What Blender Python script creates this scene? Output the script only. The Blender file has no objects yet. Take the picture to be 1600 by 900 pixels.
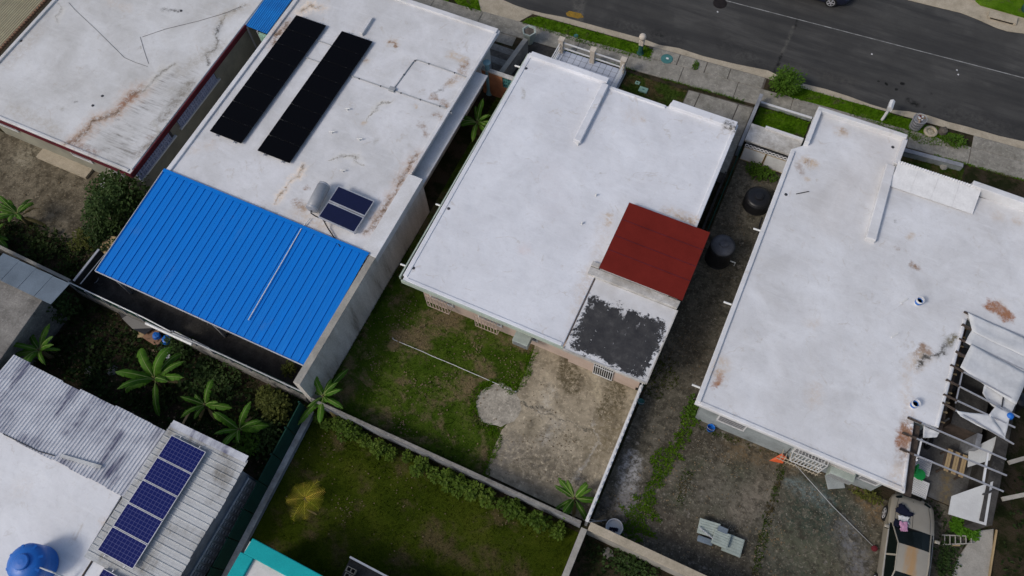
import bpy, bmesh, math, random
from mathutils import Vector, Matrix
random.seed(11)
SC = bpy.context.scene
C = SC.collection
PI = math.pi

# ---------------------------------------------------------------- camera
# world: x runs along the street, y towards the street, z up; drone hovers over the origin
FPX, PITCH, ROLL, YAW, CAMH = 1244.0, 1.12832, -0.07833, -0.504667, 34.6
def _basis():
    F = Vector((0, math.cos(PITCH), -math.sin(PITCH))); R = Vector((1, 0, 0)); U = Vector((0, math.sin(PITCH), math.cos(PITCH)))
    R2 = R*math.cos(ROLL)+U*math.sin(ROLL); U2 = -R*math.sin(ROLL)+U*math.cos(ROLL)
    M = Matrix.Rotation(-YAW, 3, 'Z')
    return M@F, M@R2, M@U2
CF, CR, CU = _basis()
def W(px, py, z=0.0):
    "ground (or roof) point of height z under a pixel of the 1600x900 photograph"
    d = CF+CR*((px-800)/FPX)-CU*((py-450)/FPX)
    p = d*((z-CAMH)/d.z)
    return Vector((p.x, p.y, z))
def WP(pts, z=0.0): return [tuple(W(a, b, z)[:2]) for a, b in pts]
cam = bpy.data.cameras.new('camera'); co = bpy.data.objects.new('camera', cam); C.objects.link(co)
cam.sensor_width = 36; cam.lens = 36*FPX/1600; cam.clip_start = .5; cam.clip_end = 2000
m = Matrix((CR, CU, -CF)).transposed().to_4x4(); m.translation = (0, 0, CAMH)
co.matrix_world = m; SC.camera = co

# ---------------------------------------------------------------- sky, sun, exposure
SUN_AZ, SUN_EL = math.radians(232), math.radians(43)     # direction towards the sun, from +x counter-clockwise
w = bpy.data.worlds.new('World'); SC.world = w; w.use_nodes = True
nt = w.node_tree; bg = nt.nodes['Background']
sky = nt.nodes.new('ShaderNodeTexSky'); sky.sky_type = 'NISHITA'; sky.sun_disc = False
sky.sun_elevation = SUN_EL; sky.sun_rotation = PI/2-SUN_AZ
sky.air_density = 1.0; sky.dust_density = 3.0; sky.ozone_density = 1.0
nt.links.new(sky.outputs[0], bg.inputs[0]); bg.inputs[1].default_value = .13
sl = bpy.data.lights.new('sun', 'SUN'); so = bpy.data.objects.new('sun', sl); C.objects.link(so)
sl.energy = 1.45; sl.angle = math.radians(13); sl.color = (1, .965, .91)
so.rotation_euler = Vector((math.cos(SUN_AZ)*math.cos(SUN_EL), math.sin(SUN_AZ)*math.cos(SUN_EL), math.sin(SUN_EL))).to_track_quat('Z', 'Y').to_euler()
so.location = (-20, -20, 60)
SC.view_settings.view_transform = 'Standard'; SC.view_settings.look = 'None'; SC.view_settings.gamma = 1
SC.view_settings.use_curve_mapping = False; SC.view_settings.exposure = 0.0

# ---------------------------------------------------------------- geometry helpers: every shape is (verts, faces)
def join(*gs):
    V, F = [], []
    for v, f in gs:
        n = len(V); V += list(v); F += [tuple(i+n for i in q) for q in f]
    return V, F
def boxv(x0, x1, y0, y1, z0, z1):
    v = [(x, y, z) for z in (z0, z1) for y in (y0, y1) for x in (x0, x1)]
    return v, [(0, 2, 3, 1), (4, 5, 7, 6), (0, 1, 5, 4), (2, 6, 7, 3), (0, 4, 6, 2), (1, 3, 7, 5)]
def ccw(p):
    a = sum(p[i][0]*p[(i+1) % len(p)][1]-p[(i+1) % len(p)][0]*p[i][1] for i in range(len(p)))
    return list(p) if a > 0 else list(p)[::-1]
def prism(poly, z0, z1):
    p = ccw(poly); n = len(p)
    v = [(a, b, z0) for a, b in p]+[(a, b, z1) for a, b in p]
    return v, [tuple(range(n))[::-1], tuple(range(n, 2*n))]+[(i, (i+1) % n, n+(i+1) % n, n+i) for i in range(n)]
def sheet(poly, z):
    p = ccw(poly); return [(a, b, z) for a, b in p], [tuple(range(len(p)))]
def beam(a, b, w_, h, up=(0, 0, 1)):
    "square bar from a to b (centre line), w_ wide, h high"
    a, b = Vector(a), Vector(b); d = (b-a).normalized(); s = d.cross(Vector(up))
    s = (s.normalized() if s.length > 1e-5 else Vector((1, 0, 0)))*w_/2; u = s.cross(d).normalized()*h/2
    v = [tuple(p+i*s+j*u) for p in (a, b) for j in (-1, 1) for i in (-1, 1)]
    return v, [(0, 2, 3, 1), (4, 5, 7, 6), (0, 1, 5, 4), (2, 6, 7, 3), (0, 4, 6, 2), (1, 3, 7, 5)]
def tubev(pts, r, seg=8):
    pts = [Vector(p) for p in pts]; V, F = [], []
    for i, p in enumerate(pts):
        d = (pts[min(i+1, len(pts)-1)]-pts[max(i-1, 0)]).normalized()
        s = d.cross(Vector((0, 0, 1)));  s = s.normalized() if s.length > 1e-4 else Vector((1, 0, 0)); u = s.cross(d)
        rr = r[i] if isinstance(r, (list, tuple)) else r
        V += [tuple(p+(s*math.cos(2*PI*k/seg)+u*math.sin(2*PI*k/seg))*rr) for k in range(seg)]
    for i in range(len(pts)-1):
        F += [(i*seg+k, i*seg+(k+1) % seg, (i+1)*seg+(k+1) % seg, (i+1)*seg+k) for k in range(seg)]
    n = (len(pts)-1)*seg
    F += [tuple(range(seg))[::-1], tuple(range(n, n+seg))]
    return V, F
def lathe(cx, cy, prof, seg=24):
    V, F = [], []
    for r, z in prof:
        V += [(cx+r*math.cos(2*PI*k/seg), cy+r*math.sin(2*PI*k/seg), z) for k in range(seg)]
    for i in range(len(prof)-1):
        F += [(i*seg+k, i*seg+(k+1) % seg, (i+1)*seg+(k+1) % seg, (i+1)*seg+k) for k in range(seg)]
    n = (len(prof)-1)*seg
    F += [tuple(range(seg))[::-1], tuple(range(n, n+seg))]
    return V, F
def torus(cx, cy, z, R, r, seg=28, ring=10):
    V = [(cx+(R+r*math.cos(b))*math.cos(a), cy+(R+r*math.cos(b))*math.sin(a), z+r*math.sin(b))
         for a in [2*PI*i/seg for i in range(seg)] for b in [2*PI*j/ring for j in range(ring)]]
    return V, [(i*ring+j, ((i+1) % seg)*ring+j, ((i+1) % seg)*ring+(j+1) % ring, i*ring+(j+1) % ring) for i in range(seg) for j in range(ring)]
def corr(p0, along, across, n, pitch, amp, rib=False, up=Vector((0, 0, 1))):
    "corrugated sheet: n waves of the given pitch across, straight along"
    p0, along = Vector(p0), Vector(along); ac = Vector(across).normalized(); V, F = [], []
    prof = []
    for i in range(n):
        for t, h in (((0, 0), (.06, 1), (.16, 1), (.22, 0), (.6, 0), (.61, .12)) if rib else ((0, 0), (.2, .15), (.35, .85), (.5, 1), (.65, .85), (.8, .15))): prof.append(((i+t)*pitch, h*amp))
    prof.append((n*pitch, 0))
    for s, h in prof:
        for t in (0, .5, 1): V.append(tuple(p0+ac*s+along*t+up*h))
    for i in range(len(prof)-1):
        for j in range(2): F.append((i*3+j, i*3+j+1, i*3+j+4, i*3+j+3))
    return V, F
def rot(g, ang, about=(0, 0)):
    c, s = math.cos(ang), math.sin(ang); ax, ay = about
    return [(ax+(x-ax)*c-(y-ay)*s, ay+(x-ax)*s+(y-ay)*c, z) for x, y, z in g[0]], g[1]

# ---------------------------------------------------------------- object helpers
def origin(o):
    v = Vector((0, 0, 0))
    while o: v += o.location; o = o.parent
    return v
def mk(name, g, mat, parent=None, smooth=False, bevel=0, solid=0):
    V, F = g
    if parent: off = origin(parent); loc = Vector((0, 0, 0))
    else:
        xs, ys, zs = zip(*V); off = Vector(((min(xs)+max(xs))/2, (min(ys)+max(ys))/2, min(zs))); loc = off
    me = bpy.data.meshes.new(name)
    me.from_pydata([(x-off.x, y-off.y, z-off.z) for x, y, z in V], [], F); me.update()
    if smooth: me.polygons.foreach_set('use_smooth', [True]*len(me.polygons))
    me.materials.append(mat)
    o = bpy.data.objects.new(name, me); C.objects.link(o); o.location = loc; o.parent = parent
    if bevel:
        b = o.modifiers.new('bevel', 'BEVEL'); b.width = bevel; b.segments = 2; b.limit_method = 'ANGLE'
    if solid:
        b = o.modifiers.new('solid', 'SOLIDIFY'); b.thickness = solid; b.offset = -1
    return o
def tag(o, label, cat, group=None, kind=None):
    o['label'] = label; o['category'] = cat
    if group: o['group'] = group
    if kind: o['kind'] = kind
    return o
def thing(name, label, cat, loc=(0, 0, 0), group=None):
    o = bpy.data.objects.new(name, None); C.objects.link(o); o.location = loc; o.empty_display_size = .3
    return tag(o, label, cat, group)
def one(name, g, mat, label, cat, group=None, **k): return tag(mk(name, g, mat, None, **k), label, cat, group)
def struct(name, g, mat, label=None, **k):
    o = mk(name, g, mat, None, **k); o['kind'] = 'structure'
    if label: o['label'] = label; o['category'] = name.replace('_', ' ')
    return o
def inst(src, parent, loc=(0, 0, 0), rz=0, sc=None):
    c = src.copy(); C.objects.link(c); c.parent = parent; c.location = loc; c.rotation_euler = (0, 0, rz)
    if sc: c.scale = sc
    return c
def copy_tree(o, parent=None):
    c = o.copy(); C.objects.link(c); c.parent = parent
    for ch in list(o.children): copy_tree(ch, c)
    return c

# ---------------------------------------------------------------- materials
def lin(c):
    return tuple(((x/255)/12.92 if x/255 <= .04045 else ((x/255+.055)/1.055)**2.4) for x in c)
class NT:
    def __init__(s, name):
        s.m = bpy.data.materials.new(name); s.m.use_nodes = True; s.t = s.m.node_tree
        s.b = s.t.nodes['Principled BSDF']; s.pos = s.n('ShaderNodeNewGeometry').outputs['Position']
    def n(s, ty, **k):
        x = s.t.nodes.new(ty)
        for a, v in k.items(): setattr(x, a, v)
        return x
    def l(s, a, b): s.t.links.new(a, b)
    def put(s, sock, v):
        if hasattr(v, 'links') or isinstance(v, bpy.types.NodeSocket): s.l(v, sock)
        else: sock.default_value = v
    def noise(s, scale, detail=4, rough=.6, vec=None, dist=0):
        x = s.n('ShaderNodeTexNoise'); x.inputs['Scale'].default_value = scale; x.inputs['Detail'].default_value = detail
        x.inputs['Roughness'].default_value = rough; x.inputs['Distortion'].default_value = dist
        s.l(vec if vec is not None else s.pos, x.inputs['Vector']); return x
    def ramp(s, fac, stops):
        r = s.n('ShaderNodeValToRGB'); e = r.color_ramp.elements
        while len(e) < len(stops): e.new(.5)
        for el, (p, c) in zip(e, stops): el.position = p; el.color = (*c, 1) if len(c) == 3 else c
        s.l(fac, r.inputs[0]); return r.outputs[0]
    def mix(s, fac, a, b, mode='MIX'):
        x = s.n('ShaderNodeMix', data_type='RGBA', blend_type=mode)
        s.put(x.inputs[0], fac); s.put(x.inputs[6], a if not isinstance(a, tuple) else (*a, 1)); s.put(x.inputs[7], b if not isinstance(b, tuple) else (*b, 1))
        return x.outputs[2]
    def math(s, op, a, b=0, c=None):
        x = s.n('ShaderNodeMath', operation=op); s.put(x.inputs[0], a); s.put(x.inputs[1], b)
        if c is not None: s.put(x.inputs[2], c)
        return x.outputs[0]
    def mapr(s, v, a, b, c=0, d=1):
        x = s.n('ShaderNodeMapRange', interpolation_type='SMOOTHSTEP'); s.put(x.inputs[0], v)
        for i, q in enumerate((a, b, c, d)): s.put(x.inputs[i+1], q)
        return x.outputs[0]
    def stretch(s, sx, sy, sz=1, rz=0):
        x = s.n('ShaderNodeMapping'); x.inputs['Scale'].default_value = (sx, sy, sz); x.inputs['Rotation'].default_value = (0, 0, rz)
        s.l(s.pos, x.inputs[0]); return x.outputs[0]
    def bump(s, h, strength=.3, dist=.02):
        x = s.n('ShaderNodeBump'); x.inputs['Strength'].default_value = strength; x.inputs['Distance'].default_value = dist
        s.l(h, x.inputs['Height']); s.l(x.outputs[0], s.b.inputs['Normal'])
    def done(s, col, rough=.8, spec=.3, metal=0):
        s.put(s.b.inputs['Base Color'], col if not isinstance(col, tuple) else (*col, 1)); s.put(s.b.inputs['Roughness'], rough)
        s.b.inputs['Specular IOR Level'].default_value = spec; s.b.inputs['Metallic'].default_value = metal
        return s.m

def _stain_group():
    g = bpy.data.node_groups.new('stain', 'ShaderNodeTree'); I = g.interface
    for n_, t in (('Color', 'Color'), ('P', 'Vector'), ('A', 'Vector'), ('B', 'Vector'), ('R', 'Float'), ('Soft', 'Float'), ('Stain', 'Color'), ('Strength', 'Float'), ('Break', 'Float')):
        I.new_socket(n_, in_out='INPUT', socket_type='NodeSocket'+t)
    I.new_socket('Color', in_out='OUTPUT', socket_type='NodeSocketColor')
    i = g.nodes.new('NodeGroupInput'); o = g.nodes.new('NodeGroupOutput'); L = g.links.new
    def vm(op, a, b=None):
        x = g.nodes.new('ShaderNodeVectorMath'); x.operation = op; L(a, x.inputs[0])
        if b is not None: L(b, x.inputs[1])
        return x
    def mm(op, a, b, clamp=False):
        x = g.nodes.new('ShaderNodeMath'); x.operation = op; x.use_clamp = clamp
        for k, q in ((0, a), (1, b)):
            if isinstance(q, (int, float)): x.inputs[k].default_value = q
            else: L(q, x.inputs[k])
        return x.outputs[0]
    pa = vm('SUBTRACT', i.outputs['P'], i.outputs['A']).outputs[0]; ba = vm('SUBTRACT', i.outputs['B'], i.outputs['A']).outputs[0]
    h = mm('DIVIDE', vm('DOT_PRODUCT', pa, ba).outputs['Value'], mm('ADD', vm('DOT_PRODUCT', ba, ba).outputs['Value'], 1e-5), True)
    sc = g.nodes.new('ShaderNodeVectorMath'); sc.operation = 'SCALE'; L(ba, sc.inputs[0]); L(h, sc.inputs['Scale'])
    d = vm('LENGTH', vm('SUBTRACT', pa, sc.outputs[0]).outputs[0]).outputs['Value']
    mr = g.nodes.new('ShaderNodeMapRange'); mr.interpolation_type = 'SMOOTHSTEP'
    L(d, mr.inputs[0]); L(i.outputs['R'], mr.inputs[1]); L(mm('MULTIPLY', i.outputs['R'], mm('SUBTRACT', 1.0, i.outputs['Soft'])), mr.inputs[2]); mr.inputs[3].default_value = 0; mr.inputs[4].default_value = 1
    mx = g.nodes.new('ShaderNodeMix'); mx.data_type = 'RGBA'
    L(mm('MULTIPLY', mm('MULTIPLY', mr.outputs[0], i.outputs['Strength']), i.outputs['Break'], True), mx.inputs[0]); L(i.outputs['Color'], mx.inputs[6]); L(i.outputs['Stain'], mx.inputs[7])
    L(mx.outputs[2], o.inputs[0]); return g
STAIN = _stain_group()
def stains(N, col, lst, z=0, amp=.5, nscale=1.6):
    "lst: (pixel a, pixel b, radius m, colour, strength, softness, broken up?)"
    nv = N.noise(nscale, 6, .7)
    sub = N.n('ShaderNodeVectorMath', operation='SUBTRACT'); N.l(nv.outputs['Color'], sub.inputs[0]); sub.inputs[1].default_value = (.5, .5, .5)
    mul = N.n('ShaderNodeVectorMath', operation='MULTIPLY_ADD'); N.l(sub.outputs[0], mul.inputs[0]); mul.inputs[1].default_value = (amp, amp, 0); N.l(N.pos, mul.inputs[2])
    fl = N.n('ShaderNodeVectorMath', operation='MULTIPLY'); N.l(mul.outputs[0], fl.inputs[0]); fl.inputs[1].default_value = (1, 1, 0)
    br = N.mapr(N.noise(5, 7, .8).outputs[0], .36, .64, .05, 1.3)
    if isinstance(col, tuple): rgb = N.n('ShaderNodeRGB'); rgb.outputs[0].default_value = (*col, 1); col = rgb.outputs[0]
    for a, b, r, sc_, st, so_, bk in lst:
        x = N.n('ShaderNodeGroup'); x.node_tree = STAIN
        N.l(col, x.inputs['Color']); N.l(fl.outputs[0], x.inputs['P'])
        A = W(*a, z); B = W(*(b or a), z)
        x.inputs['A'].default_value = (A.x, A.y, 0); x.inputs['B'].default_value = (B.x, B.y, 0)
        x.inputs['R'].default_value = r; x.inputs['Soft'].default_value = so_; x.inputs['Stain'].default_value = (*sc_, 1); x.inputs['Strength'].default_value = st
        if bk: N.l(br, x.inputs['Break'])
        else: x.inputs['Break'].default_value = 1
        col = x.outputs[0]
    return col
def surf(name, c1, c2=None, scale=1.5, fine=.12, rough=.85, bump=.25, bscale=25, spec=.12, metal=0, c3=None, st=None, z=0, lo=.35, hi=.65, bdist=.02, amp=.5, speck=0):
    N = NT(name); c2 = c2 or tuple(x*.75 for x in c1)
    col = N.ramp(N.noise(scale, 6, .65).outputs[0], [(lo, c1), (hi, c2)]+([(min(hi+.12, 1), c3)] if c3 else []))
    f = N.noise(bscale, 5, .7).outputs[0]
    if fine: col = N.mix(1, col, N.ramp(f, [(.25, (1-fine*2,)*3), (.75, (1+fine,)*3)]), 'MULTIPLY')
    if st: col = stains(N, col, st, z, amp)
    if speck:
        a = N.noise(6, 8, .8).outputs[0]; b = N.noise(2.4, 9, .78).outputs[0]
        col = N.mix(N.mapr(b, .47, .6, 0, .85*speck), col, tuple(x*.42 for x in c2)); col = N.mix(N.mapr(a, .53, .66, 0, .9*speck), col, tuple(min(1, x*1.75) for x in c1))
    if bump: N.bump(f, bump, bdist)
    return N.done(col, rough, spec, metal)
def plain(name, c, rough=.5, spec=.4, metal=0, fine=.06, bscale=12):
    return surf(name, c, tuple(x*.86 for x in c), 2.5, fine, rough, .08, bscale, spec, metal)
# ---------------------------------------------------------------- material set
Z = 2.9
BR, RU, TAN, DK, GY = (.26, .17, .11), (.27, .105, .04), (.5, .4, .3), (.09, .085, .075), (.36, .34, .3)
def roof_mat(name, c1, c2, st, z=Z, streak=None, fine=.05):
    N = NT(name)
    col = N.ramp(N.noise(.45, 8, .66, None, .4).outputs[0], [(.32, tuple(x*1.06 for x in c1)), (.5, tuple((a+b)/2 for a, b in zip(c1, c2))), (.68, tuple(x*.93 for x in c2))])
    col = N.mix(N.mapr(N.noise(3.2, 6, .75).outputs[0], .5, .8, 0, .42), col, tuple(x*.74 for x in c2))
    tr = N.noise(1, 5, .7, N.stretch(.5, 4.5, 1, .5)).outputs[0]          # roller and trowel marks
    col = N.mix(N.mapr(tr, .5, .72, 0, .28), col, tuple(min(1, x*1.12) for x in c1))
    for sc_, w_, k_ in ((.33, .010, .40), (.8, .014, .22)):                # tide lines where puddles dried
        q = N.math('ABSOLUTE', N.math('SUBTRACT', N.noise(sc_, 5, .5, None, .6).outputs[0], .53))
        col = N.mix(N.math('MULTIPLY', N.mapr(q, w_, 0), N.mapr(N.noise(1.4, 5, .7).outputs[0], .48, .62, 0, k_)), col, (.42, .37, .31))
    f = N.noise(22, 5, .75).outputs[0]
    col = N.mix(1, col, N.ramp(f, [(.25, (1-fine*1.6,)*3), (.75, (1+fine*.6,)*3)]), 'MULTIPLY')
    pin = N.mapr(N.noise(5.5, 3, .8).outputs[0], .71, .76, 0, .3)        # specks of grime
    col = N.mix(pin, col, (.3, .27, .24))
    if streak:
        sn = N.math('MULTIPLY', N.mapr(N.noise(1, 7, .75, N.stretch(.7, 8, 1, -.12)).outputs[0], .42, .78), N.mapr(N.noise(1.1, 5, .7).outputs[0], .35, .6))
        a, b, r = streak; m0 = stains(N, (0., 0., 0.), [(a, b, r, (1, 1, 1), 1, .45, 0)], z, .3)
        col = N.mix(N.math('MULTIPLY', N.math('MULTIPLY', m0, sn), 1.0), col, (.12, .105, .085))
    col = stains(N, col, st, z, .85)
    h = N.math('ADD', N.math('MULTIPLY', N.noise(.9, 4, .5).outputs[0], 3), N.math('MULTIPLY', f, .1)); N.bump(h, .45, .03)
    return N.done(col, .62, .35)
def S(a, b=None, r=.2, c=BR, st=.8, so_=.9, bk=1): return (a, b, r, c, st, so_, bk)
def chain(pts, r, c, st=.8, so_=.7, bk=1):
    L = []; R_ = random.Random(int(sum(p[0] for p in pts))); q = [pts[0]]; j = r*16
    for a, b in zip(pts, pts[1:]): q += [((a[0]+b[0])/2+R_.uniform(-j, j), (a[1]+b[1])/2+R_.uniform(-j, j)), b]
    wr = [R_.uniform(.45, 1.5) for _ in q]
    for rr, cc, ss, sf in ((2.2, tuple(min(1, x*1.7+.08) for x in c), st*.45, 1), (1.0, c, st*.8, .9), (.35, tuple(x*.45 for x in c), st*.7, .6)):
        L += [S(q[i], q[i+1], r*rr*wr[i], cc, ss, sf, bk) for i in range(len(q)-1)]
    return L
M = {}
M['roof1'] = roof_mat('roof_paint_worn', (.60, .60, .60), (.50, .49, .47),
    chain([(105, 225), (135, 205), (165, 183), (196, 160), (222, 140)], .34, BR, .9, .9)+chain([(222, 142), (245, 122), (272, 100)], .3, GY, .8, .9)+[S((205, 150), (190, 165), .3, (.3, .15, .09), .9)]
    + chain([(325, 103), (323, 84), (337, 75), (340, 45), (352, 22), (380, 8)], .13, DK, .75, .8)+chain([(92, 5), (95, 20), (90, 35)], .2, GY, .6)
    + [S((255, 15), (280, 17), .22, DK, .8), S((290, 145), (300, 125), .35, GY, .7), S((270, 140), (290, 150), .4, GY, .6), S((185, 186), None, .2, DK, .6), S((98, 170), None, .2, GY, .7), S((120, 160), None, .14, DK, .6), S((213, 78), (220, 74), .14, GY, .7), S((240, 190), (250, 215), .25, GY, .7), S((235, 215), None, .3, (.3, .2, .15), .6), S((170, 3), (200, 12), .5, TAN, .3), S((10, 100), (60, 50), .8, (.42, .38, .33), .5), S((20, 170), (90, 205), .6, (.4, .36, .3), .5), S((285, 110), (345, 70), .7, (.36, .33, .28), .5), S((215, 240), (250, 215), .5, (.2, .17, .14), .7), S((255, 185), (300, 130), .5, (.22, .2, .17), .7), S((345, 30), (380, 10), .6, (.4, .35, .28), .6), S((150, 240), (110, 222), .35, (.25, .16, .12), .7)],
    streak=((170, 225), (275, 145), 2.3))
M['roof2'] = roof_mat('roof_paint_grey_white', (.63, .63, .645), (.53, .525, .52),
    [S((613, 67), None, .5, TAN, .8), S((611, 66), (617, 71), .2, BR, 1), S((728, 97), (722, 110), .36, BR, .9), S((705, 85), (725, 95), .4, TAN, .7), S((720, 118), (705, 130), .4, TAN, .6), S((716, 121), (693, 136), .2, BR, .6), S((690, 140), (680, 145), .15, DK, .6), S((677, 150), (697, 165), .25, BR, .8), S((688, 185), (680, 178), .3, BR, .8), S((657, 193), (665, 210), .26, BR, .6), S((650, 166), None, .2, TAN, .8)]
    + chain([(470, 18), (482, 7), (500, 12)], .3, TAN, .9)+chain([(447, 35), (436, 52), (427, 68)], .3, BR, .75)+[S((572, 95), None, .35, TAN, .8), S((572, 93), None, .16, BR, .8)]
    + chain([(610, 157), (597, 160), (585, 172), (570, 192)], .13, GY, .8)+[S((587, 220), None, .3, GY, .6), S((568, 193), None, .25, TAN, .7)]
    + chain([(475, 258), (464, 273), (447, 292), (432, 318)], .16, TAN, .9)+[S((474, 260), None, .2, DK, .5), S((479, 293), None, .22, BR, .9), S((461, 316), (472, 324), .36, BR, .85), S((470, 335), (500, 350), .9, TAN, .5), S((520, 368), None, .6, TAN, .35)]
    + chain([(513, 250), (540, 243), (556, 245), (568, 258)], .14, GY, .7)+chain([(652, 243), (640, 262), (625, 285), (607, 312), (590, 342), (573, 362)], .26, BR, .65, 1)
    + [S((410, 326), None, .2, GY, .8), S((431, 333), None, .2, DK, .4), S((345, 218), None, .16, GY, .8), S((300, 235), (330, 225), .5, TAN, .3)])
M['roof3'] = roof_mat('roof_paint_fresh', (.66, .67, .70), (.60, .605, .63),
    [S((1005, 188), None, .25, TAN, .9), S((1004, 187), None, .1, BR, .7), S((990, 180), None, .9, TAN, .22), S((950, 347), (953, 340), .3, TAN, .9, .9), S((945, 340), (935, 420), .6, TAN, .25), S((922, 430), (905, 505), .7, TAN, .45), S((1137, 197), (1145, 203), .3, DK, .95), S((1150, 215), (1143, 225), .2, GY, .8), S((1058, 337), (1082, 348), .16, BR, .95), S((1040, 330), (1085, 345), .5, TAN, .6), S((820, 390), None, .6, (.62, .52, .5), .4), S((815, 135), (818, 155), .12, GY, .6), S((942, 270), None, .12, GY, .6), S((1078, 290), None, .12, GY, .6), S((860, 270), (870, 330), 1.2, (.6, .58, .6), .35)], fine=.04)
M['roof4'] = roof_mat('roof_paint_rust_marks', (.64, .645, .66), (.555, .55, .55),
    [S((1258, 252), (1270, 257), .42, TAN, .9), S((1262, 254), None, .2, BR, .8), S((1246, 258), (1255, 270), .2, BR, .6), S((1260, 280), None, .25, TAN, .8), S((1552, 478), (1572, 492), .44, RU, 1, .6), S((1565, 482), None, .7, TAN, .4), S((1448, 546), (1440, 556), .36, BR, .9, .6), S((1425, 570), (1445, 560), .5, TAN, .7)]
    + [S((1556, 480), (1572, 491), .36, RU, .6, .5, 0), S((1116, 600), (1120, 592), .2, RU, .6, .8, 0), S((1415, 676), (1408, 692), .34, RU, .6, .7, 0), S((1446, 548), None, .26, BR, .6, .6, 0)]+chain([(1433, 571), (1450, 560), (1472, 550), (1480, 538)], .1, DK, .8)+[S((1484, 532), (1492, 526), .3, (.16, .14, .09), .9), S((1117, 598), (1123, 585), .3, RU, .95, .8), S((1120, 585), (1128, 570), .6, TAN, .6), S((1417, 672), (1406, 695), .4, RU, 1, .7), S((1420, 660), (1412, 715), .55, BR, .6, 1), S((1405, 735), (1400, 755), .6, TAN, .5), S((1402, 387), None, .2, BR, .9, .8), S((1428, 416), (1433, 418), .24, BR, .8), S((1425, 370), None, .3, TAN, .6), S((1318, 204), None, .26, BR, .8), S((1315, 206), None, .5, TAN, .5), S((1400, 346), None, .12, DK, .7), S((1270, 505), None, .5, TAN, .3), S((1460, 300), None, .6, TAN, .3), S((1272, 610), (1270, 625), .6, TAN, .35), S((1415, 590), (1418, 640), .4, TAN, .4), S((1590, 345), None, .4, TAN, .5), S((1560, 340), None, .5, TAN, .3), S((1380, 225), (1300, 330), 2.2, TAN, .12, 1, 0)])
M['roof5'] = roof_mat('roof_paint_clean', (.68, .685, .70), (.62, .62, .63), [S((160, 815), None, .3, TAN, .6), S((30, 760), None, .8, TAN, .15)], fine=.03)
M['roof7'] = roof_mat('roof_paint_small', (.62, .6, .58), (.5, .48, .45), [S((430, 882), (450, 890), .25, BR, .5)])
def peel_mat():
    N = NT('peeled_roof_coating')
    white = N.ramp(N.noise(1.2, 6).outputs[0], [(.3, (.62, .62, .63)), (.7, (.5, .49, .48))])
    dark = N.ramp(N.noise(2.2, 7, .7).outputs[0], [(.3, (.018, .018, .021)), (.55, (.042, .041, .042)), (.75, (.085, .082, .08))])
    s = N.n('ShaderNodeSeparateXYZ'); N.l(N.pos, s.inputs[0]); x, y = s.outputs[0], s.outputs[1]
    dx = N.math('MINIMUM', N.math('SUBTRACT', x, -4.0), N.math('SUBTRACT', -.5, x)); dy = N.math('MINIMUM', N.math('SUBTRACT', y, 11.62), N.math('SUBTRACT', 14.3, y))
    dd = N.math('MINIMUM', dx, dy)
    rag = N.math('ADD', N.math('MULTIPLY', N.math('SUBTRACT', N.noise(7, 9, .82).outputs[0], .5), 1.5), N.math('MULTIPLY', N.math('SUBTRACT', N.noise(1.6, 4).outputs[0], .5), 1.1))
    mk_ = N.mapr(N.math('ADD', dd, rag), .02, .06)
    fl = N.mapr(N.noise(1, 6, .7, N.stretch(2.2, .9)).outputs[0], .60, .63)              # strips where the white still holds
    sp = N.n('ShaderNodeSeparateXYZ'); N.l(N.pos, sp.inputs[0]); up = N.mapr(sp.outputs[1], 13.3, 14.3)
    mk_ = N.math('MULTIPLY', mk_, N.math('SUBTRACT', 1.0, N.math('MULTIPLY', fl, up)))
    flecks = N.mapr(N.noise(5, 3, .7).outputs[0], .69, .70)
    mk_ = N.math('MULTIPLY', mk_, N.math('SUBTRACT', 1.0, flecks))
    col = N.mix(mk_, white, dark)
    N.bump(N.math('ADD', N.math('MULTIPLY', mk_, -.6), N.noise(16, 5).outputs[0]), .6, .015)
    return N.done(col, .75, .3)
M['peel'] = peel_mat()
M['trim_white'] = surf('white_painted_concrete', (.66, .66, .67), (.55, .54, .53), .9, .07, .7, .25, 18, c3=(.4, .37, .33), hi=.7)
M['trim_dirty'] = surf('dirty_white_concrete', (.58, .57, .55), (.3, .28, .25), 1.1, .15, .8, .3, 14, c3=(.12, .11, .1))
M['mint'] = surf('mint_fascia_paint', (.44, .5, .43), (.34, .39, .33), 1.5)
M['red_trim'] = surf('maroon_fascia_paint', (.12, .018, .025), (.08, .014, .018), 1.2)
M['wall_cream'] = surf('cream_wall_paint', (.5, .45, .36), (.4, .35, .28), .7)
M['wall_beige'] = surf('beige_green_wall', (.3, .29, .23), (.22, .21, .17), .8)
M['wall_pink'] = surf('pale_pink_wall', (.52, .41, .34), (.44, .34, .28), .9)
M['wall_white'] = surf('white_wall', (.6, .6, .58), (.45, .44, .42), .9)
M['wall_grey4'] = surf('grey_green_wall', (.33, .36, .36), (.22, .24, .24), 1.2, c3=(.12, .13, .12))
M['wall_teal'] = surf('teal_column_paint', (.2, .34, .38), (.15, .27, .3), 1.5)
def streaky():
    N = NT('rain_streaked_concrete')
    a = N.noise(1, 6, .7, N.stretch(1.6, 1.6, .22)).outputs[0]
    col = N.ramp(a, [(.3, (.24, .22, .19)), (.42, (.46, .43, .385)), (.7, (.66, .63, .58))])
    f = N.noise(14, 5, .7).outputs[0]; col = N.mix(1, col, N.ramp(f, [(.3, (.75,)*3), (.7, (1.1,)*3)]), 'MULTIPLY'); N.bump(f, .4, .02)
    return N.done(col, .9, .2)
M['streaky'] = streaky()
M['conc'] = surf('weathered_concrete', (.27, .255, .23), (.16, .15, .135), 1.1, .18, .9, .45, 16, c3=(.07, .066, .06), speck=.4)
M['conc_light'] = surf('pale_concrete', (.36, .34, .3), (.26, .245, .215), 1.3, .12, .9, .4, 18)
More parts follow.
